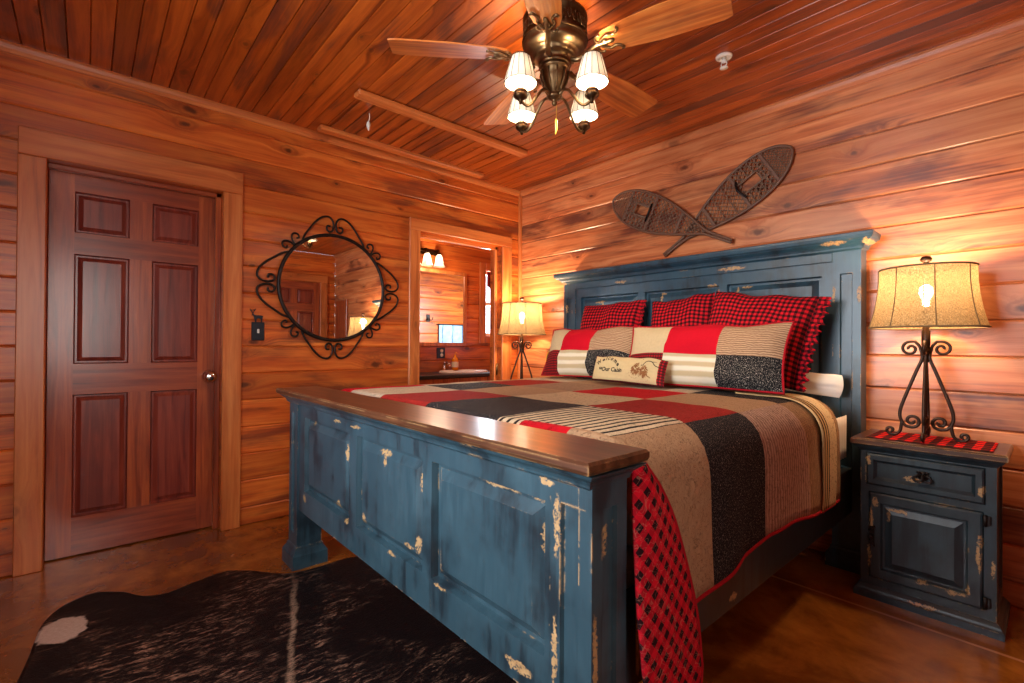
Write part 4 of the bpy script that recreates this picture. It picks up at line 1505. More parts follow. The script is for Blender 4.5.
# ------------------------------------------------------------------ bedside lamps
def spiral(c, r0, r1, a0, a1, n=26):
    return [(c[0] + (r0 + (r1 - r0) * k / n) * math.cos(a0 + (a1 - a0) * k / n), c[1] + (r0 + (r1 - r0) * k / n) * math.sin(a0 + (a1 - a0) * k / n)) for k in range(n + 1)]
def table_lamp(loc, label, group):
    r = empty('table_lamp', loc, label, 'lamp', group)
    z0 = .0
    m = MB()
    m.tube([(0, 0, .02), (0, 0, .40)], .006, 10)
    m.lathe([(.006, .375), (.016, .38), (.017, .385), (.014, .39), (.014, .405), (.016, .410), (.015, .47), (.012, .475), (.012, .53), (0, .53)], seg=16)
    m.lathe([(.010, .335), (.014, .337), (.014, .345), (.010, .347)], seg=16)
    m.tube([(0, 0, .53), (0, 0, .565)], .014, 10)
    fix_normals(m.build('stem', M['bronze_iron'], r))
    for k in range(4):
        a = k * PI / 2 + R_(3)
        c, s = math.cos(a), math.sin(a)
        P3 = lambda q: (q[0] * c, q[0] * s, q[1])
        # long leg: from the collar down and out, round the bottom and into the inner spiral
        leg = [(.012, .37), (.014, .345), (.030, .30), (.052, .235), (.075, .165), (.088, .115), (.086, .080), (.070, .052), (.048, .046)]
        lp = [tuple(v)[:2] for v in catmull([(x, z, 0) for x, z in leg], 5)] + spiral((.047, .075), .029, .006, -PI / 2, -PI / 2 - 2.6 * PI, 34)[1:]
        lg = MB().tube([P3(q) for q in lp], .0066, 8)
        ft = [tuple(v)[:2] for v in catmull([(x, z, 0) for x, z in [(.082, .068), (.084, .045), (.090, .022), (.106, .008), (.122, .010)]], 5)] + spiral((.121, .026), .0165, .005, -PI / 2, 1.5 * PI, 24)[1:]
        f_ = MB().tube([P3(q) for q in ft], .0063, 8)
        lo = lg.build('leg', M['bronze_iron'], r)
        f_.build('foot_scroll', M['bronze_iron'], lo)
        sc = [(.010, .345), (.014, .375)] + [tuple(v)[:2] for v in catmull([(x, z, 0) for x, z in [(.017, .385), (.022, .405), (.036, .424)]], 4)] + spiral((.052, .393), .033, .006, PI * .62, PI * .62 - 2.7 * PI, 36)[1:]
        MB().tube([P3(q) for q in sc], .006, 8).build('collar_scroll', M['bronze_iron'], r)
    # shade: bell of burlap with seams
    def rad(t):
        return .2 - .036 * (1 - (1 - t) ** 2.2)
    zb, zt = .485, .742
    prof = [(rad(k / 10), zb + (zt - zb) * k / 10) for k in range(11)]
    m = MB()
    m.lathe(prof, seg=64)
    sh = m.build('lamp_shade', M['burlap'], r)
    for rr, zz in ((rad(0), zb), (rad(1), zt)):
        MB().tube([(rr * math.cos(2 * PI * k / 48), rr * math.sin(2 * PI * k / 48), zz) for k in range(48)], .004, 6, closed=True).build('hem', M['hem'], sh)
    for k in range(8):
        a = 2 * PI * k / 8 + .30
        MB().tube([((p[0] + .0012) * math.cos(a), (p[0] + .0012) * math.sin(a), p[1]) for p in prof], .0019, 6).build('seam', M['hem'], sh)
    m = MB()
    for k in range(3):
        a = 2 * PI * k / 3
        m.tube([(0, 0, .742), (rad(1) * math.cos(a), rad(1) * math.sin(a), zt - .004)], .002, 6)
    m.tube([(0, .0, .53), (0, .055, .57), (0, .06, .65), (0, .03, .72), (0, 0, .742)], .002, 6)
    m.tube([(0, .0, .53), (0, -.055, .57), (0, -.06, .65), (0, -.03, .72), (0, 0, .742)], .002, 6)
    m.build('shade_support', M['bronze_iron'], r)
    MB().lathe([(0, .738), (.010, .738), (.012, .755), (.006, .766), (.018, .774), (.022, .783), (.016, .794), (0, .799)], seg=16).build('finial', M['bronze_iron'], r)
    MB().lathe([(0, .575), (.012, .578), (.013, .602), (.023, .628), (.025, .645), (.020, .662), (.010, .671), (0, .674)], seg=20).build('bulb', M['bulb'], r)
    return r
M['hem'] = plain('burlap_trim', rgb(122, 98, 66), .9)
LG = 'matching iron bedside lamps'
l1 = table_lamp((2.865, -.222, .6995), 'bronze iron scroll lamp with burlap shade on the near nightstand, right of the headboard', LG)
l2 = copy_tree(l1)
l2.location = (.285, -.235, .698)
l2.rotation_euler = (0, 0, R_(40))
l2['label'] = 'iron lamp with burlap shade in the far corner beside the bathroom doorway'

# ------------------------------------------------------------------ ceiling fan
FX, FY = 1.82, -1.47
fan = empty('ceiling_fan', (FX, FY, H), 'antique brass ceiling fan with five wooden blades and four lit shades', 'ceiling fan')
m = MB()
m.lathe([(0, 0), (.128, 0), (.138, -.006), (.138, -.014), (.132, -.018), (.132, -.092), (.140, -.098), (.140, -.106), (.0, -.106)], seg=48)
for k in range(36):      # pierced scrollwork standing on the band
    a = 2 * PI * k / 36
    c, s = math.cos(a), math.sin(a)
    t = (-s, c)
    pts = []
    for i in range(13):
        b_ = 2 * PI * 1.2 * i / 12 + (PI if k % 2 else 0)
        rr = .0095 * (1 - .5 * i / 12)
        pts.append(((.134) * c + t[0] * rr * math.cos(b_), .134 * s + t[1] * rr * math.cos(b_), -.055 + rr * 2.6 * math.sin(b_)))
    m.tube(pts, .0022, 5)
m.build('motor_band', M['dark_brass'], fan)
m = MB()
m.lathe([(.135, -.106), (.137, -.111), (.126, -.118), (.132, -.124), (.126, -.138), (.108, -.152), (.092, -.160), (.094, -.166), (.082, -.172), (.070, -.178), (.066, -.196), (.070, -.200), (.060, -.206), (0, -.206)], seg=48)
m.build('motor_housing', M['brass'], fan)
m = MB()
m.lathe([(.05, -.206), (.064, -.210), (.066, -.216), (.062, -.222), (.056, -.226), (.056, -.250), (.050, -.272), (.036, -.300), (.026, -.318), (.026, -.324), (.034, -.330), (.030, -.338), (.014, -.346), (.010, -.354), (.013, -.360), (.006, -.370), (0, -.372)], seg=32)
for k in range(10):
    a = 2 * PI * k / 10
    c, s = math.cos(a), math.sin(a)
    m.tube([(r_ * c, r_ * s, z) for r_, z in [(.060, -.228), (.060, -.25), (.054, -.273), (.040, -.300), (.030, -.318)]], .004, 6)
m.build('light_kit', M['brass'], fan)
BLADE = wood('fan_blade', L=0, Cx=1, boards=False, dark=rgb(112, 50, 20), mid=rgb(190, 100, 40), light=rgb(226, 144, 70), knots=.5, rough=.3, coat=.3)
def blade():
    m = MB()
    n = 16
    out = []
    r0, r1 = .195, .69
    for i in range(n + 1):
        f = i / n
        x = r0 + (r1 - r0) * f
        w = .056 + .024 * min(1, f * 2.0)
        if f < .12:
            w *= .62 + .38 * math.sin(PI / 2 * f / .12)
        if f > .94:
            w *= math.sqrt(max(0.02, 1 - ((f - .94) / .06) ** 2 * .22))
        out.append((x, w))
    up = [(x, w) for x, w in out]
    lo = [(x, -w) for x, w in out[::-1]]
    ring = up + lo
    N = len(ring)
    vs = [(x, y, .003) for x, y in ring] + [(x, y, -.003) for x, y in ring]
    m.add(vs, [tuple(range(N)), tuple(range(N, 2 * N))[::-1]] + [(k, (k + 1) % N, N + (k + 1) % N, N + k) for k in range(N)])
    return m
def bracket():
    m = MB()
    m.tube(catmull([(.085, 0, -.040), (.115, 0, -.050), (.150, 0, -.034), (.185, 0, -.010), (.235, 0, -.009), (.262, 0, -.009)], 5), [.012] * 6 + [.011] * 6 + [.010] * 6 + [.009] * 6 + [.008, .006], 8)
    m.lathe([(0, -.016), (.013, -.014), (.016, -.008), (.014, -.003), (0, -.003)], c=(.225, 0, 0), seg=16)
    for s in (-1, 1):
        m.tube(catmull([(.200, 0, -.010), (.215, s * .020, -.010), (.240, s * .034, -.010), (.262, s * .028, -.010), (.280, s * .036, -.011), (.290, s * .048, -.012), (.282, s * .054, -.011)], 5), .0055, 8)
        m.tube(catmull([(.205, 0, -.010), (.190, s * .022, -.010), (.200, s * .040, -.010), (.214, s * .042, -.010)], 5), .0048, 8)
    return m
for k in range(5):
    a = R_(234 + 72 * k)
    bo = blade().build('blade', BLADE, fan)
    bo.location = (0, 0, -.160)
    bo.rotation_euler = (R_(-12), 0, a)
    bo.rotation_mode = 'XYZ'
    fix_normals(bo)
    kk = bracket().build('blade_bracket', M['brass'], bo)
for k, a in enumerate([R_(x) for x in (-88.6, 1.4, 91.4, 181.4)]):
    a += R_(0)
    c, s = math.cos(a), math.sin(a)
    P3 = lambda q: (q[0] * c, q[0] * s, q[1])
    arm = MB()
    arm.tube([P3(q) for q in [tuple(v)[:2] for v in catmull([(x, z, 0) for x, z in [(.020, -.338), (.045, -.322), (.075, -.330), (.105, -.365), (.135, -.405), (.165, -.425), (.192, -.418), (.200, -.400)]], 6)]], .0062, 8)
    ao = arm.build('light_arm', M['brass'], fan)
    cup = MB()
    cup.lathe([(0, -.432), (.006, -.430), (.008, -.420), (.016, -.412), (.027, -.404), (.029, -.396), (.022, -.390), (.026, -.385), (.026, -.378), (.013, -.372), (.011, -.345), (.0, -.345)], c=P3((.200, 0)), seg=20)
    cup.build('candle_cup', M['dark_brass'], ao)
    sh = MB()
    sh.lathe([(.064, -.350), (.058, -.325), (.050, -.295), (.043, -.268), (.036, -.244)], c=P3((.200, 0)), seg=56, pleat=.04)
    so = sh.build('lamp_shade', M['fan_shade'], ao)
    pl_ = MB()
    for i in range(14):
        b_ = 2 * PI * i / 14
        cc = P3((.200, 0))
        pl_.tube([(cc[0] + (q_r + .0012) * math.cos(b_), cc[1] + (q_r + .0012) * math.sin(b_), q_z) for q_r, q_z in [(.0655, -.350), (.0595, -.325), (.0515, -.295), (.0445, -.268), (.037, -.244)]], .0011, 5)
    pl_.build('pleat_lines', M['dark_brass'], so)
    for rr, zz in ((.0645, -.350), (.0368, -.244)):
        tr = MB()
        cc = P3((.200, 0))
        tr.tube([(cc[0] + rr * math.cos(2 * PI * i / 36), cc[1] + rr * math.sin(2 * PI * i / 36), zz) for i in range(36)], .0022, 6, closed=True)
        tr.build('shade_trim', M['dark_brass'], so)
    bl = MB()
    bl.lathe([(0, -.345), (.009, -.342), (.015, -.325), (.016, -.310), (.010, -.290), (.004, -.275), (0, -.270)], c=P3((.200, 0)), seg=16)
    bl.build('bulb', M['fan_bulb'], ao)
pc = MB()
pc.tube([(-.03, .045, -.22), (-.035, .05, -.40)], .0012, 5)
pc.tube(catmull([(-.035, .05, -.398), (-.036, .051, -.415), (-.036, .052, -.44), (-.040, .050, -.465)], 4), [.003, .004, .005, .006, .006, .006, .006, .006, .005, .005, .004, .003, .002], 8)
pc.build('pull_chain', M['yellow'], fan)

# ------------------------------------------------------------------ scrolled round mirror
MY, MZ, MR = -1.71, 1.472, .352
mr = empty('wall_mirror', (0, MY, MZ), 'round mirror in a wrought iron frame of scrolls on the door wall', 'mirror')
def on_wall(t, h, x=.022):
    return (x, t * MR, h * MR)
m = MB()
m.lathe([(0, 0), (MR - .012, 0), (MR - .006, -.004)], seg=64)
m.v = [(.024 + z, x, y) for x, y, z in m.v]
fix_normals(m.build('mirror_glass', M['mirror'], mr, smooth=False))
m = MB()
m.lathe([(0, 0), (MR, 0), (MR, .016), (0, .016)], seg=48)
m.v = [(.002 + z, x, y) for x, y, z in m.v]
fix_normals(m.build('backing', M['black_plastic'], mr))
m = MB()
m.tube([(.024, MR * math.cos(2 * PI * k / 80), MR * math.sin(2 * PI * k / 80)) for k in range(80)], .0115, 8, closed=True)
m.build('frame_ring', M['iron'], mr)
big = [(.60, .80), (.555, .93), (.47, 1.06), (.37, 1.20), (.25, 1.31), (.13, 1.345), (.05, 1.29), (.022, 1.18), (.045, 1.09), (.10, 1.06), (.15, 1.10), (.14, 1.165), (.085, 1.17)]
small = [(.012, 1.0), (.02, 1.09), (.065, 1.17), (.13, 1.19), (.175, 1.14), (.155, 1.08), (.11, 1.095)]
for k in range(4):
    th = k * PI / 2
    for s in (-1, 1):
        for shp, extra, rr, nm in ((big, 0, .0068, 'long_scroll'), (small, PI / 4, .0062, 'short_scroll')):
            ang = th + extra
            pts = []
            for t, h in [tuple(v)[:2] for v in catmull([(x, y, 0) for x, y in shp], 6)]:
                t *= s
                pts.append(on_wall(h * math.sin(ang) + t * math.cos(ang), h * math.cos(ang) - t * math.sin(ang), .018))
            MB().tube(pts, rr, 8).build(nm, M['iron'], mr)

# ------------------------------------------------------------------ light switch plate with a little deer
sw = empty('light_switch', (0, -2.172, 1.17), 'black switch plate topped by a small deer silhouette, left of the round mirror', 'light switch')
m = MB()
m.box((.001, -.036, -.056), (.009, .036, .056), .003)
fix_normals(m.build('plate', M['black_metal'], sw))
m = MB()
m.box((.009, -.006, -.012), (.017, .006, .014), .002)
fix_normals(m.build('toggle', M['white_gloss'], sw))
m = MB()
body = [(-.020, .072), (-.024, .090), (-.030, .098), (-.036, .094), (-.034, .102), (-.028, .108), (-.020, .100), (-.012, .098), (.016, .098), (.028, .094), (.026, .086), (.024, .076), (.022, .054), (.016, .054), (.016, .074), (.004, .080), (-.008, .074), (-.010, .054), (-.016, .054)]
n_ = len(body)
m.add([(.004, y, z) for y, z in body] + [(.008, y, z) for y, z in body], [tuple(range(n_)), tuple(range(n_, 2 * n_))[::-1]] + [(k, (k + 1) % n_, n_ + (k + 1) % n_, n_ + k) for k in range(n_)])
for pts in ([(-.028, .106), (-.026, .118), (-.018, .128), (-.012, .138)], [(-.030, .106), (-.034, .118), (-.042, .126), (-.044, .136)], [(-.022, .124), (-.024, .134)], [(-.036, .121), (-.034, .132)]):
    m.tube([(.006, y, z) for y, z in pts], .0022, 6)
fix_normals(m.build('deer_silhouette', M['black_metal'], sw))

# ------------------------------------------------------------------ snowshoes
def shoe_wood(name, L):
    return plain(name, rgb(104, 76, 52), .6, noise=.35, nscale=40)
M['shoe_frame'] = plain('aged_ash_frame', rgb(104, 72, 54), .55, noise=.35, nscale=40)
M['rawhide'] = plain('rawhide_lacing', rgb(116, 88, 68), .7, noise=.3, nscale=60)
def snowshoe(tail, toe, y, label, wide, tail_in, roll=0.):
    """tail and toe as (x, z) on the wall"""
    tx_, tz_ = tail
    dx, dz = toe[0] - tx_, toe[1] - tz_
    L = math.hypot(dx, dz)
    ux, uz = dx / L, dz / L
    r = empty('snowshoe', ((tail[0] + toe[0]) / 2, 0, (tail[1] + toe[1]) / 2), label, 'snowshoe', 'pair of crossed snowshoes')
    cx, cz = (tail[0] + toe[0]) / 2, (tail[1] + toe[1]) / 2
    def P(a, b, d=0.):     # a along 0..1, b across in metres
        s = (a - .5) * L
        # b positive = left of the axis direction
        return (s * ux - b * uz, -y - d, s * uz + b * ux)
    keys = [(0.0, .0075), (.12, .0085), (.20, .014), (.30, .046), (.45, .090), (.58, .118), (.70, .128), (.80, .122), (.88, .102), (.94, .074), (.98, .038), (1.0, .0)]
    sc = wide / .128
    def half(a):
        for i in range(len(keys) - 1):
            if keys[i][0] <= a <= keys[i + 1][0]:
                f = (a - keys[i][0]) / (keys[i + 1][0] - keys[i][0])
                return (keys[i][1] + (keys[i + 1][1] - keys[i][1]) * f) * sc
        return 0
    side = [(a, w * sc) for a, w in keys]
    path = [P(a, w) for a, w in side] + [P(a, -w) for a, w in side[::-1][1:]]
    m = MB().tube(catmull(path, 5), .0085, 8)
    m.build('frame', M['shoe_frame'], r)
    for a in (.40, .64, .85):
        w = half(a)
        o = MB().box((-.010, -.005, -w), (.010, .005, w), .003)
        mt_ = []
        for (q0, q1, q2) in o.v:
            p = P(a + q0 / L, q2, q1)
            mt_.append(p)
        o.v = mt_
        fix_normals(o.build('crossbar', M['shoe_frame'], r))
    lac = MB()
    def lace(zone, pitch, rad_, hole=None):
        a0, a1 = zone
        for sgn in (-1, 1):
            k = -40
            while k < 40:
                # line b = sgn*(s)*slope + k*pitch in the plane, clip to outline
                pts = []
                for i in range(61):
                    s = (a0 + (a1 - a0) * i / 60)
                    b = sgn * (s - a0) * L * 1.0 + k * pitch
                    inside = abs(b) < half(s) - .002
                    if inside and hole and hole[0] < s < hole[1] and abs(b) < hole[2]:
                        inside = False
                    if inside:
                        pts.append(P(s, b, .0015 * sgn))
                    else:
                        if len(pts) > 1:
                            lac.tube([pts[0], pts[-1]], rad_, 4, caps=False)
                        pts = []
                if len(pts) > 1:
                    lac.tube([pts[0], pts[-1]], rad_, 4, caps=False)
                k += 1
        n = int((a1 - a0) * L / (pitch * (1. if hole else 2.2)))
        for i in range(1, n):
            s = a0 + (a1 - a0) * i / n
            w = half(s)
            if hole and hole[0] < s < hole[1]:
                lac.tube([P(s, w), P(s, hole[2])], rad_, 4, caps=False)
                lac.tube([P(s, -w), P(s, -hole[2])], rad_, 4, caps=False)
            else:
                lac.tube([P(s, -w), P(s, w)], rad_, 4, caps=False)
    lace((.24, .40), .028, .0026)
    lace((.40, .64), .032, .0028)
    lace((.85, .985), .020, .0024)
    # toe hole between the two upper crossbars, with wrapped edges
    lace((.64, .85), .034, .0034, hole=(.67, .785, .034 * sc))
    for b in (.036, -.036):
        lac.tube([P(.64, b * sc), P(.85, b * sc)], .006, 6)
    lac.tube([P(.785, -.04 * sc), P(.785, .04 * sc)], .006, 6)
    lo = lac.build('lacing', M['rawhide'], r)
    st = MB()
    st.tube(catmull([P(.655, .06 * sc, .006), P(.645, .03 * sc, .022), P(.64, 0, .028), P(.645, -.03 * sc, .022), P(.655, -.06 * sc, .006)], 6), .007, 8)
    st.build('binding_strap', M['iron'], r)
    return r
snowshoe((1.475, 1.712), (2.262, 2.205), .024, 'snowshoe on the pine wall with its rounded toe pointing up toward the sprinkler', .128, 0)
snowshoe((1.945, 1.730), (1.075, 2.165), .052, 'snowshoe on the pine wall crossing in front, its toe pointing up toward the corner', .128, 0)

# ------------------------------------------------------------------ cowhide rug
outl = [(.765, -3.09), (.62, -3.07), (.51, -3.02), (.465, -2.93), (.52, -2.84), (.618, -2.778), (.668, -2.70), (.633, -2.588), (.606, -2.46), (.66, -2.37), (.745, -2.30), (.825, -2.232), (.845, -2.10), (.845, -1.97), (.90, -1.80), (1.02, -1.62), (1.20, -1.52), (1.35, -1.60),
        (1.55, -1.68), (1.80, -1.70), (2.02, -1.62), (2.20, -1.60), (2.30, -1.72), (2.22, -1.90), (2.20, -2.10), (2.32, -2.30), (2.36, -2.50), (2.26, -2.66), (2.28, -2.86), (2.18, -3.0), (2.0, -2.98), (1.80, -2.92), (1.60, -2.96), (1.42, -3.08), (1.25, -3.16), (1.05, -3.12), (.90, -3.10)]
ol = [Vector((p.x, p.y, 0)) for p in catmull([(x, y, 0) for x, y in outl], 5, closed=True)]
rg = MB()
N = len(ol)
cen = Vector((1.4, -2.35, 0))
rings = [1., .985, .9, .75, .55, .3, .1]
vs = []
for ri, f_ in enumerate(rings):
    for i, p in enumerate(ol):
        q_ = cen + (p - cen) * f_
        z = .006 + (.004 * max(0, mn.noise(Vector((q_.x * 4, q_.y * 4, 2)))) if f_ < .95 else (.003 * max(0, math.sin(i * .5)) if f_ == 1. else .002))
        vs.append((q_.x, q_.y, z if f_ < 1 else z - .002))
vs += [(p.x, p.y, .0008) for p in ol]
fs = []
for ri in range(len(rings) - 1):
    for i in range(N):
        j = (i + 1) % N
        fs.append((ri * N + i, ri * N + j, (ri + 1) * N + j, (ri + 1) * N + i))
fs.append(tuple((len(rings) - 1) * N + i for i in range(N)))
b0 = len(rings) * N
fs += [(b0 + i, b0 + (i + 1) % N, (i + 1) % N, i) for i in range(N)]
rg.add(vs, fs, smooth=True)
ro = fix_normals(rg.build('cowhide_rug', M['hide']))
tag(ro, 'dark brindle cowhide rug with a white leg patch lying partly under the footboard', 'rug')

# ------------------------------------------------------------------ the bathroom seen through the doorway
def bmirror():
    r = empty('bathroom_mirror', (BX, -.06, 1.09), 'rectangular wood framed mirror above the bathroom vanity', 'mirror')
    y0, y1, z0, z1 = -.46, .335, 1.075, 1.92
    MB().box((BX + .004, y0 + .03, z0 + .03), (BX + .016, y1 - .03, z1 - .03)).build('mirror_glass', M['mirror'], r, world=True)
    m = MB()
    for lo, hi in (((y0, z0), (y1, z0 + .04)), ((y0, z1 - .04), (y1, z1)), ((y0, z0 + .04), (y0 + .04, z1 - .04)), ((y1 - .04, z0 + .04), (y1, z1 - .04))):
        m.box((BX + .001, lo[0], lo[1]), (BX + .028, hi[0], hi[1]), .004)
    fix_normals(m.build('frame', M['trim_v'], r, world=True))
bmirror()
va = empty('bathroom_vanity', (-1.02, .1, 0), 'dark bathroom vanity with a white sink seen through the doorway', 'vanity')
m = MB()
m.box((BX + .002, -.75, .08), (-.80, .95, .755), .004)
fix_normals(m.build('cabinet', M['door_v'], va, world=True))
for k in range(3):
    m = MB()
    f4 = lambda a, b, n: (-.798 + n, a, b)
    a0 = -.70 + k * .55
    m.box((-.80, a0, .14), (-.785, a0 + .50, .70), .003)
    do_ = fix_normals(m.build('door', M['door_v'], va, world=True))
m = MB()
m.box((BX + .002, -.78, .755), (-.77, .98, .792), .006)
fix_normals(m.build('countertop', M['dark_counter'] if 'dark_counter' in M else M['black_plastic'], va, world=True))
m = MB()
m.lathe([(.0, .735 + .0), (.10, .74), (.17, .765), (.205, .800), (.215, .812), (.235, .814), (.245, .806), (.246, .793)], seg=40)
m.v = [(-1.04 + x * .72, .13 + y * 1.22, z) for x, y, z in m.v]
m.build('sink', M['white_gloss'], va, world=True)
fc = empty('faucet', (-1.262, .02, .7935), 'chrome faucet at the back of the white bathroom sink', 'faucet')
m = MB()
m.lathe([(0, 0), (.030, 0), (.030, .010), (.018, .018), (.016, .06), (.018, .075), (0, .082)], seg=16)
m.tube(catmull([(0, 0, .05), (.02, 0, .09), (.06, 0, .10), (.10, 0, .085), (.115, 0, .06)], 5), .010, 8)
m.build('spout', M['chrome'], fc)
MB().tube([(0, 0, .08), (0, .0, .10), (-.01, .05, .115)], [.009, .009, .006], 8).build('handle', M['chrome'], fc)
sb_ = empty('soap_bottle', (-1.20, .125, .808), 'orange pump soap bottle standing beside the bathroom faucet', 'soap bottle')
M['orange'] = plain('amber_soap', rgb(236, 140, 20), .25)
M['cream_label'] = plain('pale_label', rgb(240, 226, 200), .5)
MB().lathe([(0, 0), (.034, 0), (.037, .006), (.037, .115), (.028, .135), (.014, .146), (.014, .158), (0, .158)], seg=24).build('bottle', M['orange'], sb_)
MB().lathe([(.0376, .035), (.0376, .095)], seg=24).build('label_band', M['cream_label'], sb_)
m = MB()
m.lathe([(0, .158), (.013, .158), (.013, .172), (.005, .175), (.005, .195), (0, .195)], seg=12)
m.tube([(0, 0, .195), (.012, 0, .197), (.040, 0, .190)], .006, 8)
m.build('pump', M['orange'], sb_)
op = empty('wall_outlet', (BX, .0, 1.0), 'dark wall outlet plate with white sockets below the bathroom mirror', 'outlet')
fix_normals(MB().box((.001, -.055, -.06), (.008, .055, .06), .003).build('plate', M['black_metal'], op))
for k in (-1, 1):
    m = MB()
    m.lathe([(0, .004), (.018, .004), (.019, 0)], seg=20)
    m.v = [(.008 + z, x + .008, y + k * .024) for x, y, z in m.v]
    fix_normals(m.build('socket', M['white_gloss'], op))
vl = empty('vanity_light', (BX, -.25, 2.10), 'three-shade bathroom wall light above the vanity mirror', 'wall light')
m = MB()
m.box((0.001, -.20, -.03), (.022, .20, .03), .006)
m.tube([(.045, -.17, .0), (.045, .17, .0)], .008, 8)
for k in (-1, 0, 1):
    m.tube(catmull([(.02, k * .15, 0), (.06, k * .15, .02), (.10, k * .15, .015), (.11, k * .15, -.02)], 5), .007, 8)
    m.lathe([(0, 0), (.020, 0), (.024, -.02), (.016, -.03)], c=(.11, k * .15, -.015), seg=16)
fix_normals(m.build('bracket', M['dark_brass'], vl))
for k in (-1, 0, 1):
    s = MB()
    s.lathe([(.024, -.035), (.034, -.06), (.042, -.10), (.052, -.14), (.064, -.165)], c=(.11, k * .15, 0), seg=28)
    so = s.build('lamp_shade', M['frosted'], vl)
    MB().lathe([(0, -.05), (.012, -.055), (.024, -.085), (.024, -.10), (.012, -.12), (0, -.125)], c=(.11, k * .15, 0), seg=16).build('bulb', M['small_bulb'], vl)
# towel on the wall facing the vanity mirror
tw = empty('towel', (-.155, .88, 1.37), 'pale blue towel with dark twig stripes reflected in the bathroom mirror', 'towel')
def towel_mat():
    t = NT('towel_cloth')
    u = t.uv()
    s = t.sep(u)
    n = t.noise(u, 9, 3)
    f = t.smooth(t.math('ABSOLUTE', t.math('SUBTRACT', t.math('FRACT', t.math('ADD', t.math('DIVIDE', s[0], .17), t.math('MULTIPLY', n, .35))), .5)), .05, .02)
    base = t.mix(t.noise(u, 14, 3), rgb(196, 222, 244), rgb(120, 176, 228))
    return fabric(t, t.mix(f, base, rgb(28, 60, 96)), quilt=0)
M['towel'] = towel_mat()
m = MB()
def tp(i, j):
    u, v = i / 30, j / 14
    return (-.028 - .006 * math.sin(u * 19) * v, -.20 + .40 * u, -.42 * v)
m.grid(tp, 30, 14, uvfn=lambda i, j: (.4 * i / 30, .42 * j / 14))
o = m.build('cloth', M['towel'], tw)
s = o.modifiers.new('Solidify', 'SOLIDIFY'); s.thickness = .01
m = MB()
m.tube([(-.035, -.23, .0), (-.035, .23, .0)], .008, 8)
for k in (-1, 1):
    m.tube([(.003, k * .22, 0), (-.035, k * .22, 0)], .007, 8)
m.build('towel_bar', M['iron'], tw)
hk = empty('wall_hook', (-.15, .52, 1.45), 'dark iron hook reflected in the bathroom mirror beside the towel', 'hook')
m = MB()
m.box((-.006, -.03, -.05), (-.001, .03, .05), .002)
for k in (-1, 1):
    m.tube(catmull([(-.006, k * .015, 0), (-.03, k * .025, -.03), (-.055, k * .035, -.02), (-.06, k * .04, .01)], 5), .006, 8)
fix_normals(m.build('hook', M['iron'], hk))
# brass latch plate and hinge on the doorway jambs
for nm, loc, lab, s in (('strike_plate', (-.03, -1.05, 1.09), 'brass latch plate on the left jamb of the bathroom doorway', 1), ('door_hinge', (-.06, -.226, .88), 'brass hinge on the right jamb of the bathroom doorway', -1)):
    r = empty(nm, loc, lab, 'hinge' if s < 0 else 'latch plate')
    m = MB()
    m.box((-.018, min(0.0005 * s, .006 * s), -.05), (.018, max(0.0005 * s, .006 * s), .05), .002)
    fix_normals(m.build('plate', M['brass'], r))
    m = MB()
    m.tube([(.02, .008 * s, -.05), (.02, .008 * s, .05)], .007, 8)
    m.build('pin', M['brass'], r)
# dark red curtain valance at the bathroom window
vm = MB()
def vp_(i, j):
    u, v = i / 40, j / 8
    return (BX + .035 + .012 * math.sin(i * .9) * (.3 + .7 * v), WIN1[0] + .005 + .47 * u, 1.965 - .17 * v * (1 + .18 * math.sin(u * 9)))
vm.grid(vp_, 40, 8, uvfn=lambda i, j: (.47 * i / 40, .2 * j / 8))
o = vm.build('curtain_valance', S_['check'], loc=(BX + .035, .86, 1.9))
s = o.modifiers.new('Solidify', 'SOLIDIFY'); s.thickness = .003
tag(o, 'short dark red checked curtain valance over the bathroom window', 'curtain')

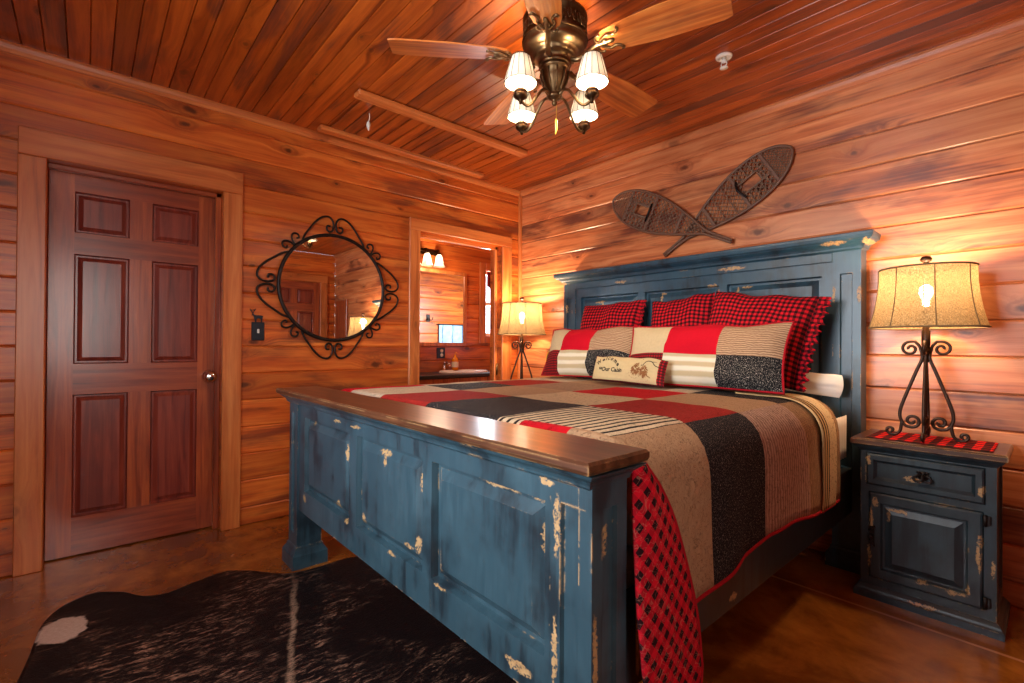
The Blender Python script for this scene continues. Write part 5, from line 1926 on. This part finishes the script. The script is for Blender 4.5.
# ------------------------------------------------------------------ lights
def point(name, loc, power, col, size=.03):
    l = bpy.data.lights.new(name, 'POINT')
    l.energy = power
    l.color = col
    l.shadow_soft_size = size
    o = bpy.data.objects.new(name, l)
    COL.objects.link(o)
    o.location = loc
    return o
def area(name, loc, rot, sx, sy, power, col):
    l = bpy.data.lights.new(name, 'AREA')
    l.shape = 'RECTANGLE'
    l.size, l.size_y = sx, sy
    l.energy = power
    l.color = col
    o = bpy.data.objects.new(name, l)
    COL.objects.link(o)
    o.location = loc
    o.rotation_euler = rot
    return o
WARM = (1., .72, .45)
SILK = (1., .80, .58)
point('near_lamp_light', (2.865, -.222, .6995 + .69), 22, WARM, .04)
point('far_lamp_light', (.285, -.235, .698 + .69), 40, WARM, .04)
point('vanity_light_source', (BX + .30, -.22, 1.93), 15, SILK, .05)
area('window_daylight', ((WIN2[0] + WIN2[1]) / 2, RY - T - .02, (WIN2[2] + WIN2[3]) / 2), (R_(90), 0, 0), 1.08, 1.25, 92, (.90, .95, 1.))
area('side_fill_light', (RX + T + .02, (FILL_WIN[0] + FILL_WIN[1]) / 2, (FILL_WIN[2] + FILL_WIN[3]) / 2), (0, R_(90), 0), 1.2, .76, 24, (1., .92, .82))
area('bathroom_window_daylight', (BX - T - .02, (WIN1[0] + WIN1[1]) / 2, (WIN1[2] + WIN1[3]) / 2), (0, R_(-90), 0), .75, .46, 75, (.80, .92, 1.))

wd = bpy.data.worlds.new('sky')
SC.world = wd
wd.use_nodes = True
bg = wd.node_tree.nodes['Background']
bg.inputs[0].default_value = (.80, .90, 1., 1)
bg.inputs[1].default_value = 2.2

# ------------------------------------------------------------------ camera
cam = bpy.data.cameras.new('camera')
cam.sensor_width = 36
cam.sensor_fit = 'HORIZONTAL'
cam.lens = 481.525694 / 1024 * 36
cam.clip_start = .02
co = bpy.data.objects.new('camera', cam)
COL.objects.link(co)
yaw, pitch, roll = .846195607, .00601290107, .00651101928
fw = Vector((-math.sin(yaw) * math.cos(pitch), math.cos(yaw) * math.cos(pitch), math.sin(pitch)))
r_ = Vector((math.cos(yaw), math.sin(yaw), 0))
u_ = r_.cross(fw)
rr = math.cos(roll) * r_ + math.sin(roll) * u_
uu = -math.sin(roll) * r_ + math.cos(roll) * u_
mw = Matrix((rr, uu, -fw)).transposed().to_4x4()
mw.translation = Vector((3.24, -2.96, 1.10))
co.matrix_world = mw
SC.camera = co

SC.view_settings.view_transform = 'Standard'
SC.view_settings.look = 'None'
SC.view_settings.gamma = 1
SC.view_settings.use_curve_mapping = False
SC.view_settings.exposure = 0.1
SC.cycles.use_denoising = True
SC.cycles.max_bounces = 12
SC.cycles.diffuse_bounces = 5
SC.cycles.glossy_bounces = 5
SC.cycles.transparent_max_bounces = 12
SC.cycles.caustics_reflective = False
SC.cycles.caustics_refractive = False
SC.cycles.sample_clamp_indirect = 6
